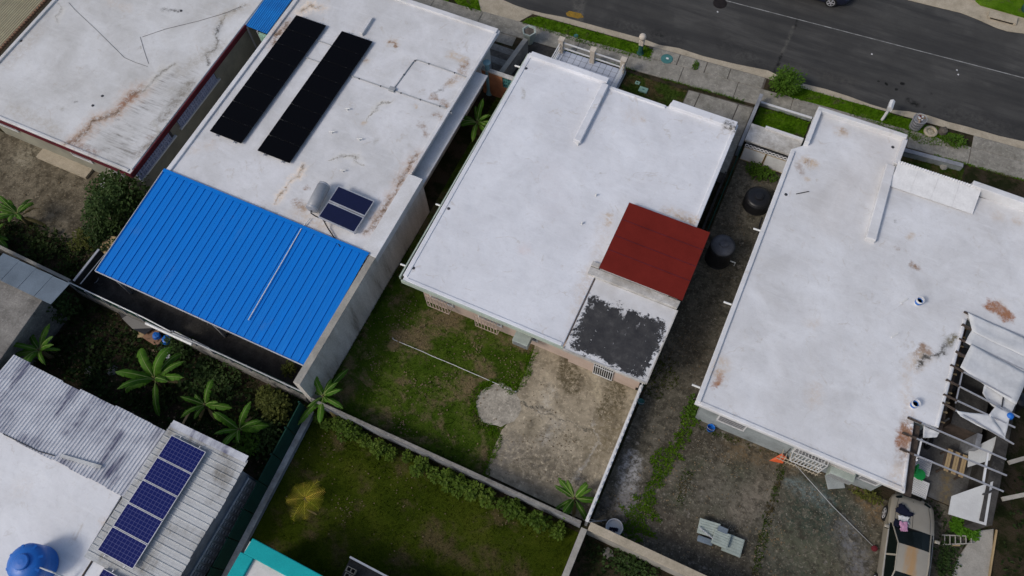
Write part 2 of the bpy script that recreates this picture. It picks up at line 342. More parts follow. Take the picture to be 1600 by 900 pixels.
M['conc_dark'] = surf('dark_concrete', (.075, .07, .065), (.035, .033, .03), 1.3, .2, .9, .5, 14, c3=(.15, .14, .13), hi=.62)
M['sidewalk'] = surf('sidewalk_concrete', (.31, .29, .25), (.21, .197, .165), 1.6, .16, .92, .45, 20, c3=(.11, .1, .085), speck=.4)
M['gutter'] = surf('tan_gutter_concrete', (.44, .38, .29), (.33, .285, .21), 1.8, .14, .9, .4, 18, c3=(.17, .145, .11))
def asphalt():
    N = NT('asphalt')
    col = N.ramp(N.noise(.5, 7, .65).outputs[0], [(.3, (.048, .047, .045)), (.6, (.064, .063, .060)), (.8, (.09, .087, .082))])
    st = N.mapr(N.noise(1, 7, .7, N.stretch(.1, 1.1, 1, -.055)).outputs[0], .4, .62, 0, .85)
    col = N.mix(N.mapr(N.noise(.28, 4, .5).outputs[0], .5, .56, 0, .35), col, (.095, .092, .086))
    col = N.mix(st, col, (.037, .037, .037))
    g = N.noise(60, 4, .8).outputs[0]; col = N.mix(1, col, N.ramp(g, [(.25, (.6,)*3), (.75, (1.35,)*3)]), 'MULTIPLY')
    lst = [S((1247, 30), (1241, 45), .1, (.018,)*3, .9, .6), S((1240, 42), (1222, 85), .16, (.10, .095, .085), .7), S((1222, 85), (1210, 113), .16, (.016,)*3, .9), S((898, 0), (906, 30), .35, (.12, .115, .1), .5), S((912, 0), (905, 28), .3, (.11, .105, .095), .5),
           S((1385, 131), None, .13, (.01,)*3, .95, .5, 0), S((1410, 131), None, .15, (.01,)*3, .95, .5, 0), S((1401, 140), None, .12, (.012,)*3, .9, .5, 0), S((1373, 127), None, .08, (.012,)*3, .8, .5, 0), S((1420, 157), (1432, 163), .3, (.01,)*3, .95), S((1445, 166), None, .14, (.012,)*3, .9), S((1455, 146), None, .12, (.014,)*3, .8),
           S((955, 36), (1060, 64), .8, (.025,)*3, .5), S((1030, 55), None, .6, (.018,)*3, .6), S((1240, 105), (1330, 130), .7, (.09, .085, .075), .35), S((1130, 68), (1190, 100), .9, (.026,)*3, .5), S((1480, 175), (1590, 205), .9, (.024,)*3, .5)]
    col = stains(N, col, lst, -.12, .25, 3); N.bump(g, .5, .01)
    return N.done(col, .9, .08)
M['asphalt'] = asphalt()
def grass_mat(name, greens, brown, bfac, scale=.9, st=None, trans=False):
    N = NT(name)
    n1 = N.noise(scale, 6, .65).outputs[0]
    col = N.ramp(n1, [(.3, greens[0]), (.5, greens[1]), (.7, greens[2])])
    n2 = N.noise(scale*.7, 7, .7, N.stretch(1, 1.3, 1, .4), .3).outputs[0]
    col = N.mix(N.mapr(n2, .56-bfac*.16, .68-bfac*.12), col, brown)
    f = N.noise(28, 5, .8).outputs[0]; col = N.mix(1, col, N.ramp(f, [(.3, (.35,)*3), (.7, (1.7,)*3)]), 'MULTIPLY')
    if st: col = stains(N, col, st, 0)
    if not trans: N.bump(f, 1, .06)
    return N.done(col, .95, .01)
GR_YARD = ((.030, .060, .005), (.052, .088, .009), (.082, .112, .018)); GR_BACK = ((.022, .036, .003), (.040, .057, .005), (.066, .078, .010)); GR_LUSH = ((.045, .11, .004), (.075, .155, .007), (.115, .20, .018))
M['grass_yard'] = grass_mat('patchy_lawn', GR_YARD, (.16, .125, .065), .6, .8)
M['grass_back'] = grass_mat('dark_lawn', GR_BACK, (.085, .068, .03), .35, .5)
M['grass_lush'] = grass_mat('verge_grass', GR_LUSH, (.1, .09, .045), .1, 1.2)
M['grass_front'] = grass_mat('front_lawn', ((.03, .055, .008), (.045, .075, .012), (.06, .09, .02)), (.1, .075, .035), .5, 1.2)
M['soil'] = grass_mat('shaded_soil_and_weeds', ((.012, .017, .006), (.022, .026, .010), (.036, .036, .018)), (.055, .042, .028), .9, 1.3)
M['yard1'] = surf('mottled_patio_concrete', (.2, .17, .12), (.08, .066, .044), 1.4, .2, .92, .5, 14, c3=(.05, .043, .032), amp=.8, speck=.7, st=[S((40, 245), None, 1.3, (.3, .27, .2), .7), S((120, 350), (150, 345), .8, (.04, .034, .024), .8), S((100, 310), (60, 320), .9, (.09, .075, .05), .7)])
M['pad3'] = surf('stained_patio_slab', (.40, .345, .255), (.24, .205, .145), 1.0, .16, .92, .5, 16, c3=(.12, .108, .09), amp=.9, speck=.55, st=[S((885, 575), (895, 600), .75, (.085, .07, .04), .95, .6), S((962, 612), (950, 640), .8, (.09, .075, .043), .95, .6), S((960, 660), (930, 700), 1, (.16, .13, .08), .8), S((825, 720), (900, 750), 1.4, (.11, .095, .075), .8), S((860, 610), (850, 640), .5, (.45, .41, .34), .7), S((925, 580), (935, 620), .3, (.45, .39, .28), .7), S((780, 720), (800, 690), .8, (.13, .12, .11), .6), S((905, 790), (930, 790), .7, (.12, .09, .05), .8), S((870, 660), (850, 690), .5, (.34, .32, .28), .6)]+chain([(800, 625), (860, 648), (920, 672)], .05, (.07, .065, .05), .9, .5)+chain([(838, 632), (862, 642)], .07, (.05, .045, .035), .9, .5)+chain([(925, 655), (935, 690), (905, 735), (895, 755)], .05, (.4, .38, .34), .6, .5))
M['pad3b'] = surf('pale_patio_slab', (.42, .385, .32), (.28, .255, .21), 1.6, .2, .92, .5, 14, c3=(.17, .155, .13), speck=.5)
M['yard4'] = surf('blotched_yard_concrete', (.145, .13, .10), (.07, .063, .046), 1.6, .25, .93, .6, 11, c3=(.3, .27, .235), hi=.6, amp=1.1, speck=.8, st=[S((985, 720), (978, 790), .6, (.36, .35, .34), .9, .6), S((1000, 780), (960, 790), .8, (.12, .11, .105), .7), S((1290, 790), (1250, 850), 2.8, (.025, .045, .033), .85, 1.0), S((1150, 740), (1120, 790), 1.1, (.06, .07, .045), .7, 1), S((1090, 720), (1060, 780), .9, (.05, .06, .035), .6, 1), S((1230, 850), (1290, 880), 1.2, (.12, .115, .075), .6), S((1240, 755), (1290, 785), .6, (.16, .2, .2), .7), S((1150, 705), (1290, 725), .9, (.14, .095, .05), .7), S((1350, 770), (1370, 800), .8, (.17, .11, .055), .8), S((1050, 700), (1110, 690), 1.0, (.05, .042, .03), .8), S((1020, 800), (1060, 830), .9, (.055, .045, .034), .8), S((1160, 800), (1200, 760), .9, (.2, .17, .13), .6), S((1320, 830), (1340, 880), .9, (.15, .15, .16), .7), S((1090, 550), (1060, 480), 1.1, (.06, .05, .036), .7), S((1130, 520), (1090, 600), .7, (.12, .1, .075), .6), S((1120, 770), (1180, 790), 1.4, (.16, .14, .115), .55), S((1075, 860), (1150, 870), 1.6, (.05, .043, .036), .7), S((1170, 290), (1160, 330), .7, (.2, .18, .14), .7)])
M['patio4'] = surf('shade_darkened_patio_floor', (.14, .14, .14), (.085, .083, .08), 1.2, .2, .9, .4, 16, amp=.8, st=[S((1480, 735), (1475, 790), .4, (.17, .13, .07), .8), S((1455, 790), (1470, 800), .6, (.13, .13, .14), .7)])  # floor colour darkened to deepen the shade under the pergola
M['steel'] = plain('galvanised_tube', (.42, .42, .44), .45, .5, .4)
M['steel_dark'] = plain('dark_steel', (.05, .05, .055), .5, .4, .3)
M['wood_dark'] = surf('old_dark_timber', (.1, .075, .06), (.05, .04, .034), 3, .2)
M['white_metal'] = plain('white_enamel', (.68, .68, .68), .4, .4)
M['black_plastic'] = plain('black_polyethylene', (.012, .012, .014), .42, .4)
M['grey_lid'] = surf('dusty_black_lid', (.10, .105, .12), (.05, .052, .06), 2, rough=.5)
M['blue_plastic'] = plain('blue_polyethylene', (.008, .13, .5), .4, .45)
def blue_sheet():
    N = NT('blue_enamelled_sheet'); a = N.noise(1, 6, .7, N.stretch(2.2, .35)).outputs[0]
    col = N.ramp(a, [(.3, (.001, .165, .59)), (.55, (.001, .15, .53)), (.75, (.006, .18, .58))])
    d = N.mapr(N.noise(1, 7, .75, N.stretch(1.1, .5)).outputs[0], .56, .75, 0, .22); col = N.mix(d, col, (.1, .2, .36))
    N.bump(N.noise(3, 3).outputs[0], .06, .02); return N.done(col, N.mapr(a, .3, .7, .42, .6), .15)
M['blue_sheet'] = blue_sheet()
M['blue_awning'] = surf('blue_corrugated_sheet', (.01, .21, .58), (.01, .16, .48), .8, .06, .45, .05, 10, .4)
M['red_sheet'] = surf('oxide_red_sheet', (.155, .019, .014), (.13, .016, .012), 1.2, .1, .85, .15, 30, .03)
def zinc(name, c1, c2, c3, rz=0):
    N = NT(name); a = N.noise(1, 6, .7, N.stretch(2.4, .45)).outputs[0]
    col = N.ramp(a, [(.34, c3), (.5, c2), (.68, c1)]); b = N.mapr(N.noise(.7, 5).outputs[0], .4, .65)
    col = N.mix(b, col, c1); f = N.noise(20, 5, .7).outputs[0]; col = N.mix(1, col, N.ramp(f, [(.3, (.82,)*3), (.7, (1.08,)*3)]), 'MULTIPLY'); N.bump(f, .15, .01)
    return N.done(col, .6, .25, .1)
M['zinc'] = zinc('weathered_zinc', (.56, .57, .6), (.40, .41, .45), (.12, .12, .18))
M['zinc_b'] = zinc('dull_zinc', (.48, .49, .49), (.39, .395, .39), (.22, .21, .19))
M['zinc_cream'] = surf('cream_corrugated', (.42, .38, .25), (.34, .3, .2), .8)
M['sheet_blue_grey'] = surf('blue_grey_sheet', (.17, .21, .25), (.12, .15, .18), .8, rough=.5)
def cells(name, cell, line, frame_c=None, nx=6, ny=10, spec=.2):
    N = NT(name); tc = N.n('ShaderNodeTexCoord').outputs['Generated']
    s = N.n('ShaderNodeSeparateXYZ'); N.l(tc, s.inputs[0])
    def g(o, n): 
        q = N.math('FRACT', N.math('MULTIPLY', o, n)); return N.math('GREATER_THAN', N.math('ABSOLUTE', N.math('SUBTRACT', q, .5)), .46)
    k = N.math('MAXIMUM', g(s.outputs[0], nx), g(s.outputs[1], ny))
    return N.done(N.mix(k, cell, line), .35, spec)
M['pv_blue'] = cells('blue_photovoltaic_cells', (.006, .011, .09), (.085, .095, .22), None, 10, 6, .1)
M['pv_black'] = cells('black_photovoltaic_cells', (.002, .002, .003), (.003, .003, .004), None, 10, 6, .06)
M['collector'] = plain('solar_collector_glass', (.006, .008, .04), .25, .5)
M['alu'] = plain('aluminium_frame', (.6, .6, .62), .4, .5, .5)
M['alu_tank'] = plain('aluminium_tank', (.31, .32, .34), .42, .5, .15)
M['black_frame'] = plain('black_anodised_frame', (.003, .003, .004), .5, .1)
M['pvc'] = plain('grey_conduit', (.33, .34, .35), .5, .4)
M['pvc_white'] = plain('white_pvc', (.68, .68, .66), .45, .4)
M['rubber'] = plain('rubber', (.014, .014, .015), .8, .2)
M['glass_dark'] = plain('dark_glass', (.004, .007, .006), .15, .18)
M['green_fence'] = surf('dark_green_fence_paint', (.012, .05, .036), (.01, .035, .026), 1.5)
M['fence_base'] = surf('grey_fence_wall', (.3, .31, .33), (.17, .175, .19), 1.4, c3=(.08, .08, .09))
M['orange_wall'] = surf('peeling_orange_wall', (.46, .2, .1), (.3, .13, .07), 1.5, c3=(.12, .08, .06))
M['lattice'] = surf('lilac_breeze_block', (.38, .41, .55), (.3, .33, .45), 1.4)
M['teal_edge'] = surf('turquoise_parapet_paint', (.012, .36, .37), (.01, .3, .31), .9)
M['tile'] = surf('glazed_floor_tile', (.5, .53, .6), (.42, .45, .52), 2.2, .05, .35, .05, 10)
M['grout'] = plain('tile_grout', (.17, .18, .2), .9)
M['cream_post'] = surf('cream_stucco', (.58, .52, .44), (.48, .42, .35), 2, bump=.4)
M['green_plastic'] = plain('green_plastic', (.01, .3, .06), .45)
M['green_box'] = plain('pale_green_cover', (.26, .42, .33), .6)
M['teal_lid'] = surf('teal_lid', (.07, .2, .19), (.05, .15, .15), 3)
M['teal_iron'] = surf('dark_teal_paint', (.03, .1, .085), (.02, .07, .06), 3)
M['orange'] = plain('orange_plastic', (.6, .1, .025), .5)
M['cloth_white'] = surf('white_sheeting', (.56, .57, .58), (.46, .47, .48), 1.2, .06, .7, .2, 6)
M['board'] = surf('whitewashed_board', (.50, .52, .53), (.42, .43, .44), 1, .06, .7)
M['scrap'] = surf('pale_green_enamel', (.38, .43, .39), (.28, .32, .29), 2, .1, .55)
M['yellow_paint'] = surf('worn_yellow_paint', (.33, .19, .025), (.2, .13, .03), 5, .3)
M['line_paint'] = surf('worn_white_paint', (.36, .36, .35), (.16, .16, .155), 3, .3)
M['iron'] = surf('cast_iron', (.022, .018, .018), (.014, .012, .012), 4)
M['trash'] = surf('mixed_litter', (.45, .38, .3), (.2, .12, .09), 7, .3, c3=(.55, .52, .5))
M['stone'] = surf('rough_stone', (.14, .12, .1), (.08, .07, .06), 4, .2)
M['brown_box'] = surf('cardboard', (.27, .16, .1), (.2, .12, .08), 3)
M['timber_cream'] = surf('bare_plywood', (.42, .31, .17), (.34, .25, .14), 2)
M['tan_car'] = None
def leaf_mat(name, c1, c2, c3=None, tr=.35):
    N = NT(name); oi = N.n('ShaderNodeObjectInfo').outputs['Random']
    n = N.noise(3.5, 4).outputs[0]
    k = N.math('ADD', N.math('MULTIPLY', n, .75), N.math('MULTIPLY', oi, .3))
    col = N.ramp(k, [(.3, c1), (.6, c2)]+([(.85, c3)] if c3 else []))
    N.done(col, .55, .12)
    t = N.n('ShaderNodeBsdfTranslucent'); N.l(col, t.inputs[0]); mx = N.n('ShaderNodeMixShader'); mx.inputs[0].default_value = tr
    out = N.t.nodes['Material Output']; N.l(N.b.outputs[0], mx.inputs[1]); N.l(t.outputs[0], mx.inputs[2]); N.l(mx.outputs[0], out.inputs[0]); return N.m
M['banana'] = leaf_mat('banana_leaf', (.04, .11, .010), (.085, .2, .018), (.17, .27, .04))
M['banana_dry'] = leaf_mat('dry_banana_leaf', (.14, .12, .04), (.26, .2, .09))
M['pseudostem'] = surf('banana_stem', (.14, .13, .06), (.09, .06, .035), 4)
M['leaf_dark'] = leaf_mat('dark_shrub_leaf', (.022, .042, .012), (.045, .08, .02), (.08, .115, .035))
M['leaf_hedge'] = leaf_mat('hedge_leaf', (.05, .09, .010), (.09, .145, .018), (.15, .19, .03))
M['leaf_bright'] = leaf_mat('bright_shrub_leaf', (.05, .1, .01), (.08, .16, .016), (.12, .19, .03))
M['leaf_olive'] = leaf_mat('olive_shrub_leaf', (.06, .075, .016), (.11, .12, .025), (.17, .16, .04))
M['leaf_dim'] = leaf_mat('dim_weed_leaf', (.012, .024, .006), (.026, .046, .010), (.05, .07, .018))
M['fern'] = leaf_mat('fern_leaf', (.06, .16, .01), (.1, .24, .016), (.14, .28, .03))
M['palm'] = leaf_mat('yellowing_palm_leaf', (.28, .32, .02), (.6, .48, .06), (.75, .42, .1))
M['midrib'] = plain('pale_leaf_midrib', (.24, .3, .1), .6, .1)
M['leaf_litter'] = leaf_mat('leaf_litter', (.1, .075, .045), (.2, .15, .09), (.33, .28, .2), .1)
M['grit'] = leaf_mat('pale_grit', (.11, .1, .08), (.19, .17, .14), (.3, .28, .24), 0)
M['bark'] = surf('bark', (.1, .08, .06), (.06, .048, .036), 6, .2)

# ---------------------------------------------------------------- setting: ground, street, pavement
STH = math.atan(.055)
def SV(u, v): return (-7+u*math.cos(STH)-v*math.sin(STH), 31.5+u*math.sin(STH)+v*math.cos(STH))
def SR(u0, u1, v0, v1): return [SV(u0, v0), SV(u1, v0), SV(u1, v1), SV(u0, v1)]
gp = [(-220, -220), (220, -220), SV(230, -.5), SV(-215, -.5)]
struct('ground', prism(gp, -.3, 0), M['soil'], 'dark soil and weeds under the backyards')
struct('street', prism(SR(-215, 230, -.56, 8.2), -.32, -.12), M['asphalt'], 'worn dark asphalt street')
gut = []
for (px, py) in ((700, -32), (760, -8), (825, 15), (850, 21), (882, 27), (940, 43), (1000, 59), (1030, 70), (1060, 75), (1100, 88), (1150, 100), (1200, 110), (1225, 122), (1252, 130), (1290, 139), (1325, 150), (1360, 163), (1387, 171), (1420, 174), (1450, 180), (1480, 190), (1512, 198), (1560, 212), (1600, 221), (1660, 236)): gut.append(tuple(W(px, py, -.1)[:2]))
gut = [SV(-60, .0)]+gut+[SV(60, -.1)]
mk('bedding', prism(SR(-.2, 6.4, -1.32, -.5), -.05, .018), M['stone'], None)['kind'] = 'structure'
struct('gutter', prism(gut+[SV(60, -.52), SV(-60, -.52)], -.3, -.1), M['gutter'], 'tan concrete gutter along the near kerb')
fg = [W(1380, -12, -.1), W(1420, 0, -.1), W(1460, 10, -.1), W(1502, 20, -.1), W(1530, 31, -.1), W(1556, 43, -.1), W(1575, 49, -.1), W(1600, 52, -.1), W(1660, 66, -.1)]
struct('far_gutter', prism([SV(-60, 7.6)]+[tuple(p[:2]) for p in fg]+[SV(60, 7.0), SV(60, 9.3), SV(-60, 9.3)], -.3, -.095), M['gutter'], 'tan concrete gutter along the far kerb')
struct('far_ground', prism(SR(-215, 230, 9.0, 200), -.3, .02), M['sidewalk'], 'concrete pavement across the street')
struct('far_verge', prism(WP([(1522, -4), (1533, 6), (1600, 25), (1680, 45), (1700, 10), (1560, -30)], .03), -.1, .04), M['grass_lush'], 'grass verge across the street')
struct('centre_line', sheet(SR(-60, 60, 4.29, 4.345), -.114), M['line_paint'], 'thin worn white centre line')
struct('yellow_mark', sheet(WP([(884, 20), (890, 17), (908, 21), (912, 27), (903, 29), (886, 25)], -.114), -.114), M['yellow_paint'], 'worn yellow paint mark beside the gutter')
# sidewalk slabs, each a piece of the sidewalk
sw = struct('sidewalk', prism(SR(-60, 60, -2.45, -1.3), -.2, .012), M['stone'], 'concrete slab sidewalk')
def slab(parent, poly, z=.045, mat='sidewalk'):
    return mk('slab', prism(poly, -.05, z+random.uniform(-.006, .006)), M[mat], parent, bevel=.012)
u = -22.0
while u < 26:
    L = random.choice((2.9, 3.0, 3.05)); slab(sw, SR(u+.015, u+L-.015, -2.43, -1.32), .045); u += L
for u0, u1 in ((-.0, 1.55), (1.57, 3.1), (3.12, 4.4), (4.42, 6.3)): slab(sw, SR(u0+.03, u1, -1.295, -.53), .04)
for u0 in (17.2, 20.2, 23.2): slab(sw, SR(u0+.02, u0+2.98, -1.295, -.53), .04)
slab(sw, SR(-1.6, 0, -1.295, -1.2), .03)
struct('apron', prism(WP([(640, -10), (745, -6), (752, 22), (812, 33), (832, 22), (800, 6), (760, -12)], .02), -.05, .02), M['gutter'], 'tan concrete driveway apron')
struct('forecourt', prism(WP([(640, -4), (722, 14), (800, 33), (815, 42), (800, 72), (760, 60)], .014), -.05, .014), M['sidewalk'], 'grey concrete strip before the solar roofed house')
dr = struct('driveway', prism([(-4.15, 24), (-.62, 24), (-.62, 29.2), (-4.2, 28.95)], -.05, .02), M['stone'], 'concrete driveway slabs before the white house')
for a in ([(-4.12, 24.6), (-3.55, 24.6), (-3.55, 28.95), (-4.15, 28.9)], [(-3.5, 26.4), (-1.45, 26.4), (-1.45, 29.05), (-3.5, 28.95)], [(-1.4, 24.6), (-.66, 24.6), (-.66, 29.1), (-1.4, 29.05)], [(-3.5, 24.6), (-1.45, 24.6), (-1.45, 26.36), (-3.5, 26.36)]): slab(dr, a, .05)
struct('front_path', prism([(-13.4, 24.5), (-11.8, 24.5), (-11.8, 29.0), (-13.4, 28.9)], -.05, .015), M['conc_dark'], 'dark concrete path beside the balcony')
# lawns and yards
LAWN3 = [(-13.5, 5.55), (-5.0, 5.55), (-5.0, 12.6), (-11.5, 12.6), (-11.5, 25), (-13.5, 25)]
struct('lawn', prism(LAWN3, -.05, .01), M['grass_yard'], 'patchy green and brown back lawn')
LAWNB = [(-13.2, -12), (-.6, -12), (-.6, 5.2), (-13.6, 5.2)]
struct('dark_lawn', prism(LAWNB, -.05, .01), M['grass_back'], 'dark green back lawn with a yellow palm')
V1 = WP([(815, 37), (824, 29), (842, 26), (900, 42), (1000, 70), (1022, 79), (1014, 96), (900, 66)], .02); struct('verge', prism(V1, -.05, .03), M['grass_lush'], 'bright grass verge by the green lamp post')
V2 = WP([(1212, 118), (1252, 137), (1380, 174), (1500, 212), (1512, 233), (1440, 226), (1395, 205), (1300, 168), (1235, 155)], .02); struct('verge', prism(V2, -.05, .03), M['grass_lush'], 'grass verge with white post and litter basket')
V3 = WP([(706, -4), (722, 13), (752, 20), (746, -6)], .03); struct('verge', prism(V3, -.05, .035), M['grass_lush'], 'small grass patch by the driveway apron')
V0 = WP([(660, -12), (700, 4), (704, -12)], .03); struct('verge', prism(V0, -.05, .035), M['grass_lush'], 'grass sliver behind the solar roofed house')
F3 = [(-7.6, 24.9), (-4.2, 24.9), (-4.2, 28.85), (-7.6, 28.75)]; struct('front_lawn', prism(F3, -.05, .02), M['grass_front'], 'front lawn square between balcony and driveway')
F4 = [(-.35, 27.2), (2.3, 27.2), (2.3, 29.4), (-.35, 29.35)]; struct('front_lawn', prism(F4, -.05, .02), M['grass_lush'], 'walled front lawn by the flowering bush')
F5 = [(6.7, 26), (10.2, 26), (10.2, 29.7), (6.7, 29.5)]; struct('front_lawn', prism(F5, -.05, .02), M['grass_front'], 'weedy front garden behind the low grey kerb')
PAD = WP([(838, 540), (1003, 600), (921, 815), (758, 741), (772, 700), (786, 672)], .02)
struct('patio_slab', prism(WP([(836, 540), (1003, 603), (919, 816), (758, 740), (770, 704), (784, 672), (812, 640), (806, 614), (822, 580)], .03), -.05, .035), M['pad3'], 'stained concrete patio behind the white house')
cc = W(779, 633, .03); RR = random.Random(3); struct('round_slab', prism([(cc.x+(1.0+.05*math.sin(a*.55+1)+RR.uniform(-.05, .04))*math.cos(a*PI/24), cc.y+(1.0+.04*math.cos(a*.4)+RR.uniform(-.05, .04))*math.sin(a*PI/24)) for a in range(48)], -.05, .041), M['pad3b'], 'round pale concrete pad joined to the patio')
struct('side_yard', prism([(-.3, 5.6), (10.9, 5.6), (10.9, 11.8), (2.2, 11.9), (2.2, 26), (-.3, 26)], -.05, .012), M['yard4'], 'blotched concrete side yard with moss')
struct('car_yard', prism([(10.88, 4.6), (13.9, 4.6), (13.9, 12.6), (10.88, 12.6)], -.05, .008), M['yard4'], 'dark yard ground under the tan car')
struct('patio_floor', prism([(10.0, 12.65), (13.6, 12.65), (13.6, 20), (10.0, 20)], -.05, .02), M['patio4'], 'dusty grey patio floor darkened as shade under the pipe pergola')
struct('back_patio', prism([(-38, 7.4), (-27.1, 7.4), (-27.1, 11.6), (-38, 11.6)], -.05, .012), M['yard1'], 'mottled tan patio behind the maroon edged house')
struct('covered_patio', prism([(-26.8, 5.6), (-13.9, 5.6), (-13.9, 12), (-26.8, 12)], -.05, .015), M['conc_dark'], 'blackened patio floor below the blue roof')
struct('side_alley', prism([(-26.7, 12), (-24.9, 12), (-24.9, 27), (-26.7, 27)], -.05, .013), M['wall_beige'], 'narrow concrete alley beside the solar roofed house')
# ---------------------------------------------------------------- houses
def curb(parent, pts, w_, h, z, mat, closed=False, name='parapet'):
    "raised lips along roof edges, one piece per side"
    n = len(pts)
    for i in range(n if closed else n-1):
        a, b = Vector((*pts[i], z)), Vector((*pts[(i+1) % n], z))
        mk(name, beam(a+Vector((0, 0, h/2-.02)), b+Vector((0, 0, h/2-.02)), w_+i*.004, h+.04+i*.005), mat, parent, bevel=.03)
def vent(parent, px, py, z, r=.045, h=.22):
    p = W(px, py, z); v = mk('vent_pipe', lathe(p.x, p.y, [(r, z-.05), (r, z+h), (r*.8, z+h)], 10), M['pvc_white'], parent, smooth=False)
    return v
def drain(parent, px, py, z=Z):
    p = W(px, py, z); mk('roof_drain', lathe(p.x, p.y, [(.07, z-.03), (.075, z+.012), (.05, z+.02)], 12), M['steel_dark'], parent)
def spout(parent, px, py, z, dx):
    p = W(px, py, z); mk('water_spout', tubev([p, p+Vector((dx, 0, -.02))], .045, 10), M['pvc_white'], parent)
def window(parent, x0, x1, y, z0, z1, bars=7, grille=True, face=-1):
    "window in a wall whose outer face is y; face -1 looks towards -y"
    wv = mk('window', join(boxv(x0-.06, x0, y-.05, y+.05, z0-.06, z1+.06), boxv(x1, x1+.06, y-.05, y+.05, z0-.06, z1+.06), boxv(x0, x1, y-.05, y+.05, z1, z1+.06), boxv(x0, x1, y-.05, y+.05, z0-.06, z0)), M['white_metal'], parent)
    mk('pane', boxv(x0, x1, y-.02, y+.02, z0, z1), M['glass_dark'], wv)
    for i in range(5):
        zz = z0+(z1-z0)*(i+.5)/5; mk('louvre', beam((x0, y-.035, zz), (x1, y-.035, zz), .05, .012), M['alu'], wv)
    if grille:
        g = [beam((x0+(x1-x0)*i/bars, y-.42, z0-.1), (x0+(x1-x0)*i/bars, y-.42, z1+.1), .03, .03) for i in range(bars+1)]
        g += [beam((x0-.02, y-.42, q), (x1+.02, y-.42, q), .03, .03) for q in (z0-.1, (z0+z1)/2, z1+.1)]
        g += [beam((q, y-.42, zz), (q, y, zz), .03, .03) for q in (x0, x1) for zz in (z0-.1, z1+.1)]
        g += [beam((x0+(x1-x0)*i/bars, y-.42, z1+.1), (x0+(x1-x0)*i/bars, y, z1+.1), .025, .025) for i in range(1, bars)]
        mk('grille', join(*g), M['wall_pink'] if parent.name.startswith('white_house') else M['white_metal'], wv)
    return wv

# --- the white house in the middle
H3 = thing('white_house', 'flat white roofed house with red sheet roof and peeled black lean-to', 'house', (-6.5, 18.5, 0))
main3 = [(-12.05, 25.62), (-7.6, 25.58), (-7.6, 25.2), (-4.4, 25.18), (-4.36, 25.5), (-.93, 25.48), (-.88, 15.4), (-4.15, 15.4), (-4.15, 11.5), (-11.9, 11.53)]
mk('wall', prism([(-11.55, 25.1), (-1.3, 25.1), (-1.3, 12.1), (-11.45, 12.1)], 0, Z-.16), M['wall_pink'], H3)
rf = mk('roof', prism(main3, Z-.17, Z), M['roof3'], H3, bevel=.03)
mk('fascia', join(boxv(-11.93, -4.1, 11.46, 11.525, Z-.22, Z+.035), boxv(-12.1, -12.04, 11.6, 25.5, Z-.2, Z+.02)), M['mint'], H3)
curb(rf, [(-11.86, 11.72), (-11.95, 25.5)], .22, .04, Z, M['roof3']); curb(rf, [(-11.9, 25.45), (-7.65, 25.4)], .34, .16, Z, M['roof3'])
curb(rf, [(-7.5, 25.1), (-4.5, 25.07)], .18, .07, Z, M['roof3']); curb(rf, [(-4.3, 25.3), (-1.0, 25.28)], .42, .2, Z, M['roof3']); curb(rf, [(-1.02, 25.1), (-.98, 19.2)], .2, .09, Z, M['roof3']); curb(rf, [(-11.7, 11.62), (-4.2, 11.6)], .18, .045, Z, M['roof3'])
mk('roof_beam', prism([(-7.86, 25.1), (-7.5, 25.1), (-7.46, 21.38), (-7.83, 21.38)], Z-.02, Z+.24), M['roof3'], rf, bevel=.04)
for p in ((931, 306), (909, 350), (903, 227)): vent(rf, *p, Z, .04, .16)
for p in ((822, 107), (701, 326), (646, 419)): drain(rf, *p)
for p in ((813, 105), (690, 322), (635, 416)): spout(rf, *p, Z-.1, -.3)
# red sheet roof: sheets side by side, on a low block
mk('stair_block', prism([(-4.05, 18.9), (-.5, 18.9), (-.5, 15.6), (-4.05, 15.6)], 0, Z+.22), M['wall_white'], H3)
rr = mk('red_roof', boxv(-4.06, -.34, 15.5, 19.06, Z+.24, Z+.3), M['steel_dark'], H3)
ys = [15.46, 16.48, 17.25, 18.15, 19.09]
for i in range(4):
    for (xa, xb) in ((-4.1, -.25),):
        a, b = ys[i], ys[i+1]
        mk('sheet', ([(xa, a-.03, Z+.375), (xb, a-.03, Z+.345), (xb, b, Z+.335), (xa, b, Z+.365), (xa, a-.03, Z+.355), (xb, a-.03, Z+.325), (xb, b, Z+.315), (xa, b, Z+.345)], [(0, 1, 2, 3), (7, 6, 5, 4), (0, 4, 5, 1), (1, 5, 6, 2), (2, 6, 7, 3), (3, 7, 4, 0)]), M['red_sheet'], rr)
for y in ys[1:-1]: mk('seam', beam((-4.1, y-.035, Z+.385), (-.25, y-.035, Z+.355), .03, .02), M['red_trim'], rr)
mk('ledge', prism([(-4.5, 15.1), (-.33, 15.12), (-.3, 15.5), (-4.5, 15.5)], Z-.2, Z+.1), M['trim_dirty'], H3, bevel=.02)
mk('ledge', prism([(-4.5, 15.52), (-4.12, 15.52), (-4.12, 15.75), (-4.5, 15.75)], Z-.1, Z+.17), M['trim_dirty'], H3, bevel=.02)
lt = mk('lean_to_roof', prism([(-4.08, 11.48), (-.36, 11.5), (-.3, 15.1), (-4.08, 15.1)], Z-.2, Z-.06), M['peel'], H3)
mk('drip_edge', join(beam((-4.1, 11.46, Z-.13), (-.36, 11.48, Z-.13), .05, .2), beam((-.33, 11.48, Z-.12), (-.28, 15.1, Z-.12), .05, .18)), M['trim_dirty'], lt)
mk('wall', prism([(-4.0, 14.9), (-.62, 14.9), (-.62, 12.0), (-4.0, 12.0)], 0, Z-.2), M['wall_pink'], H3)
for x0, x1 in ((-11.0, -9.9), (-8.5, -7.4)): window(H3, x0, x1, 12.08, .75, 1.7)
dg = mk('door', boxv(-2.75, -1.85, 11.97, 12.0, .05, 2.1), M['glass_dark'], H3)
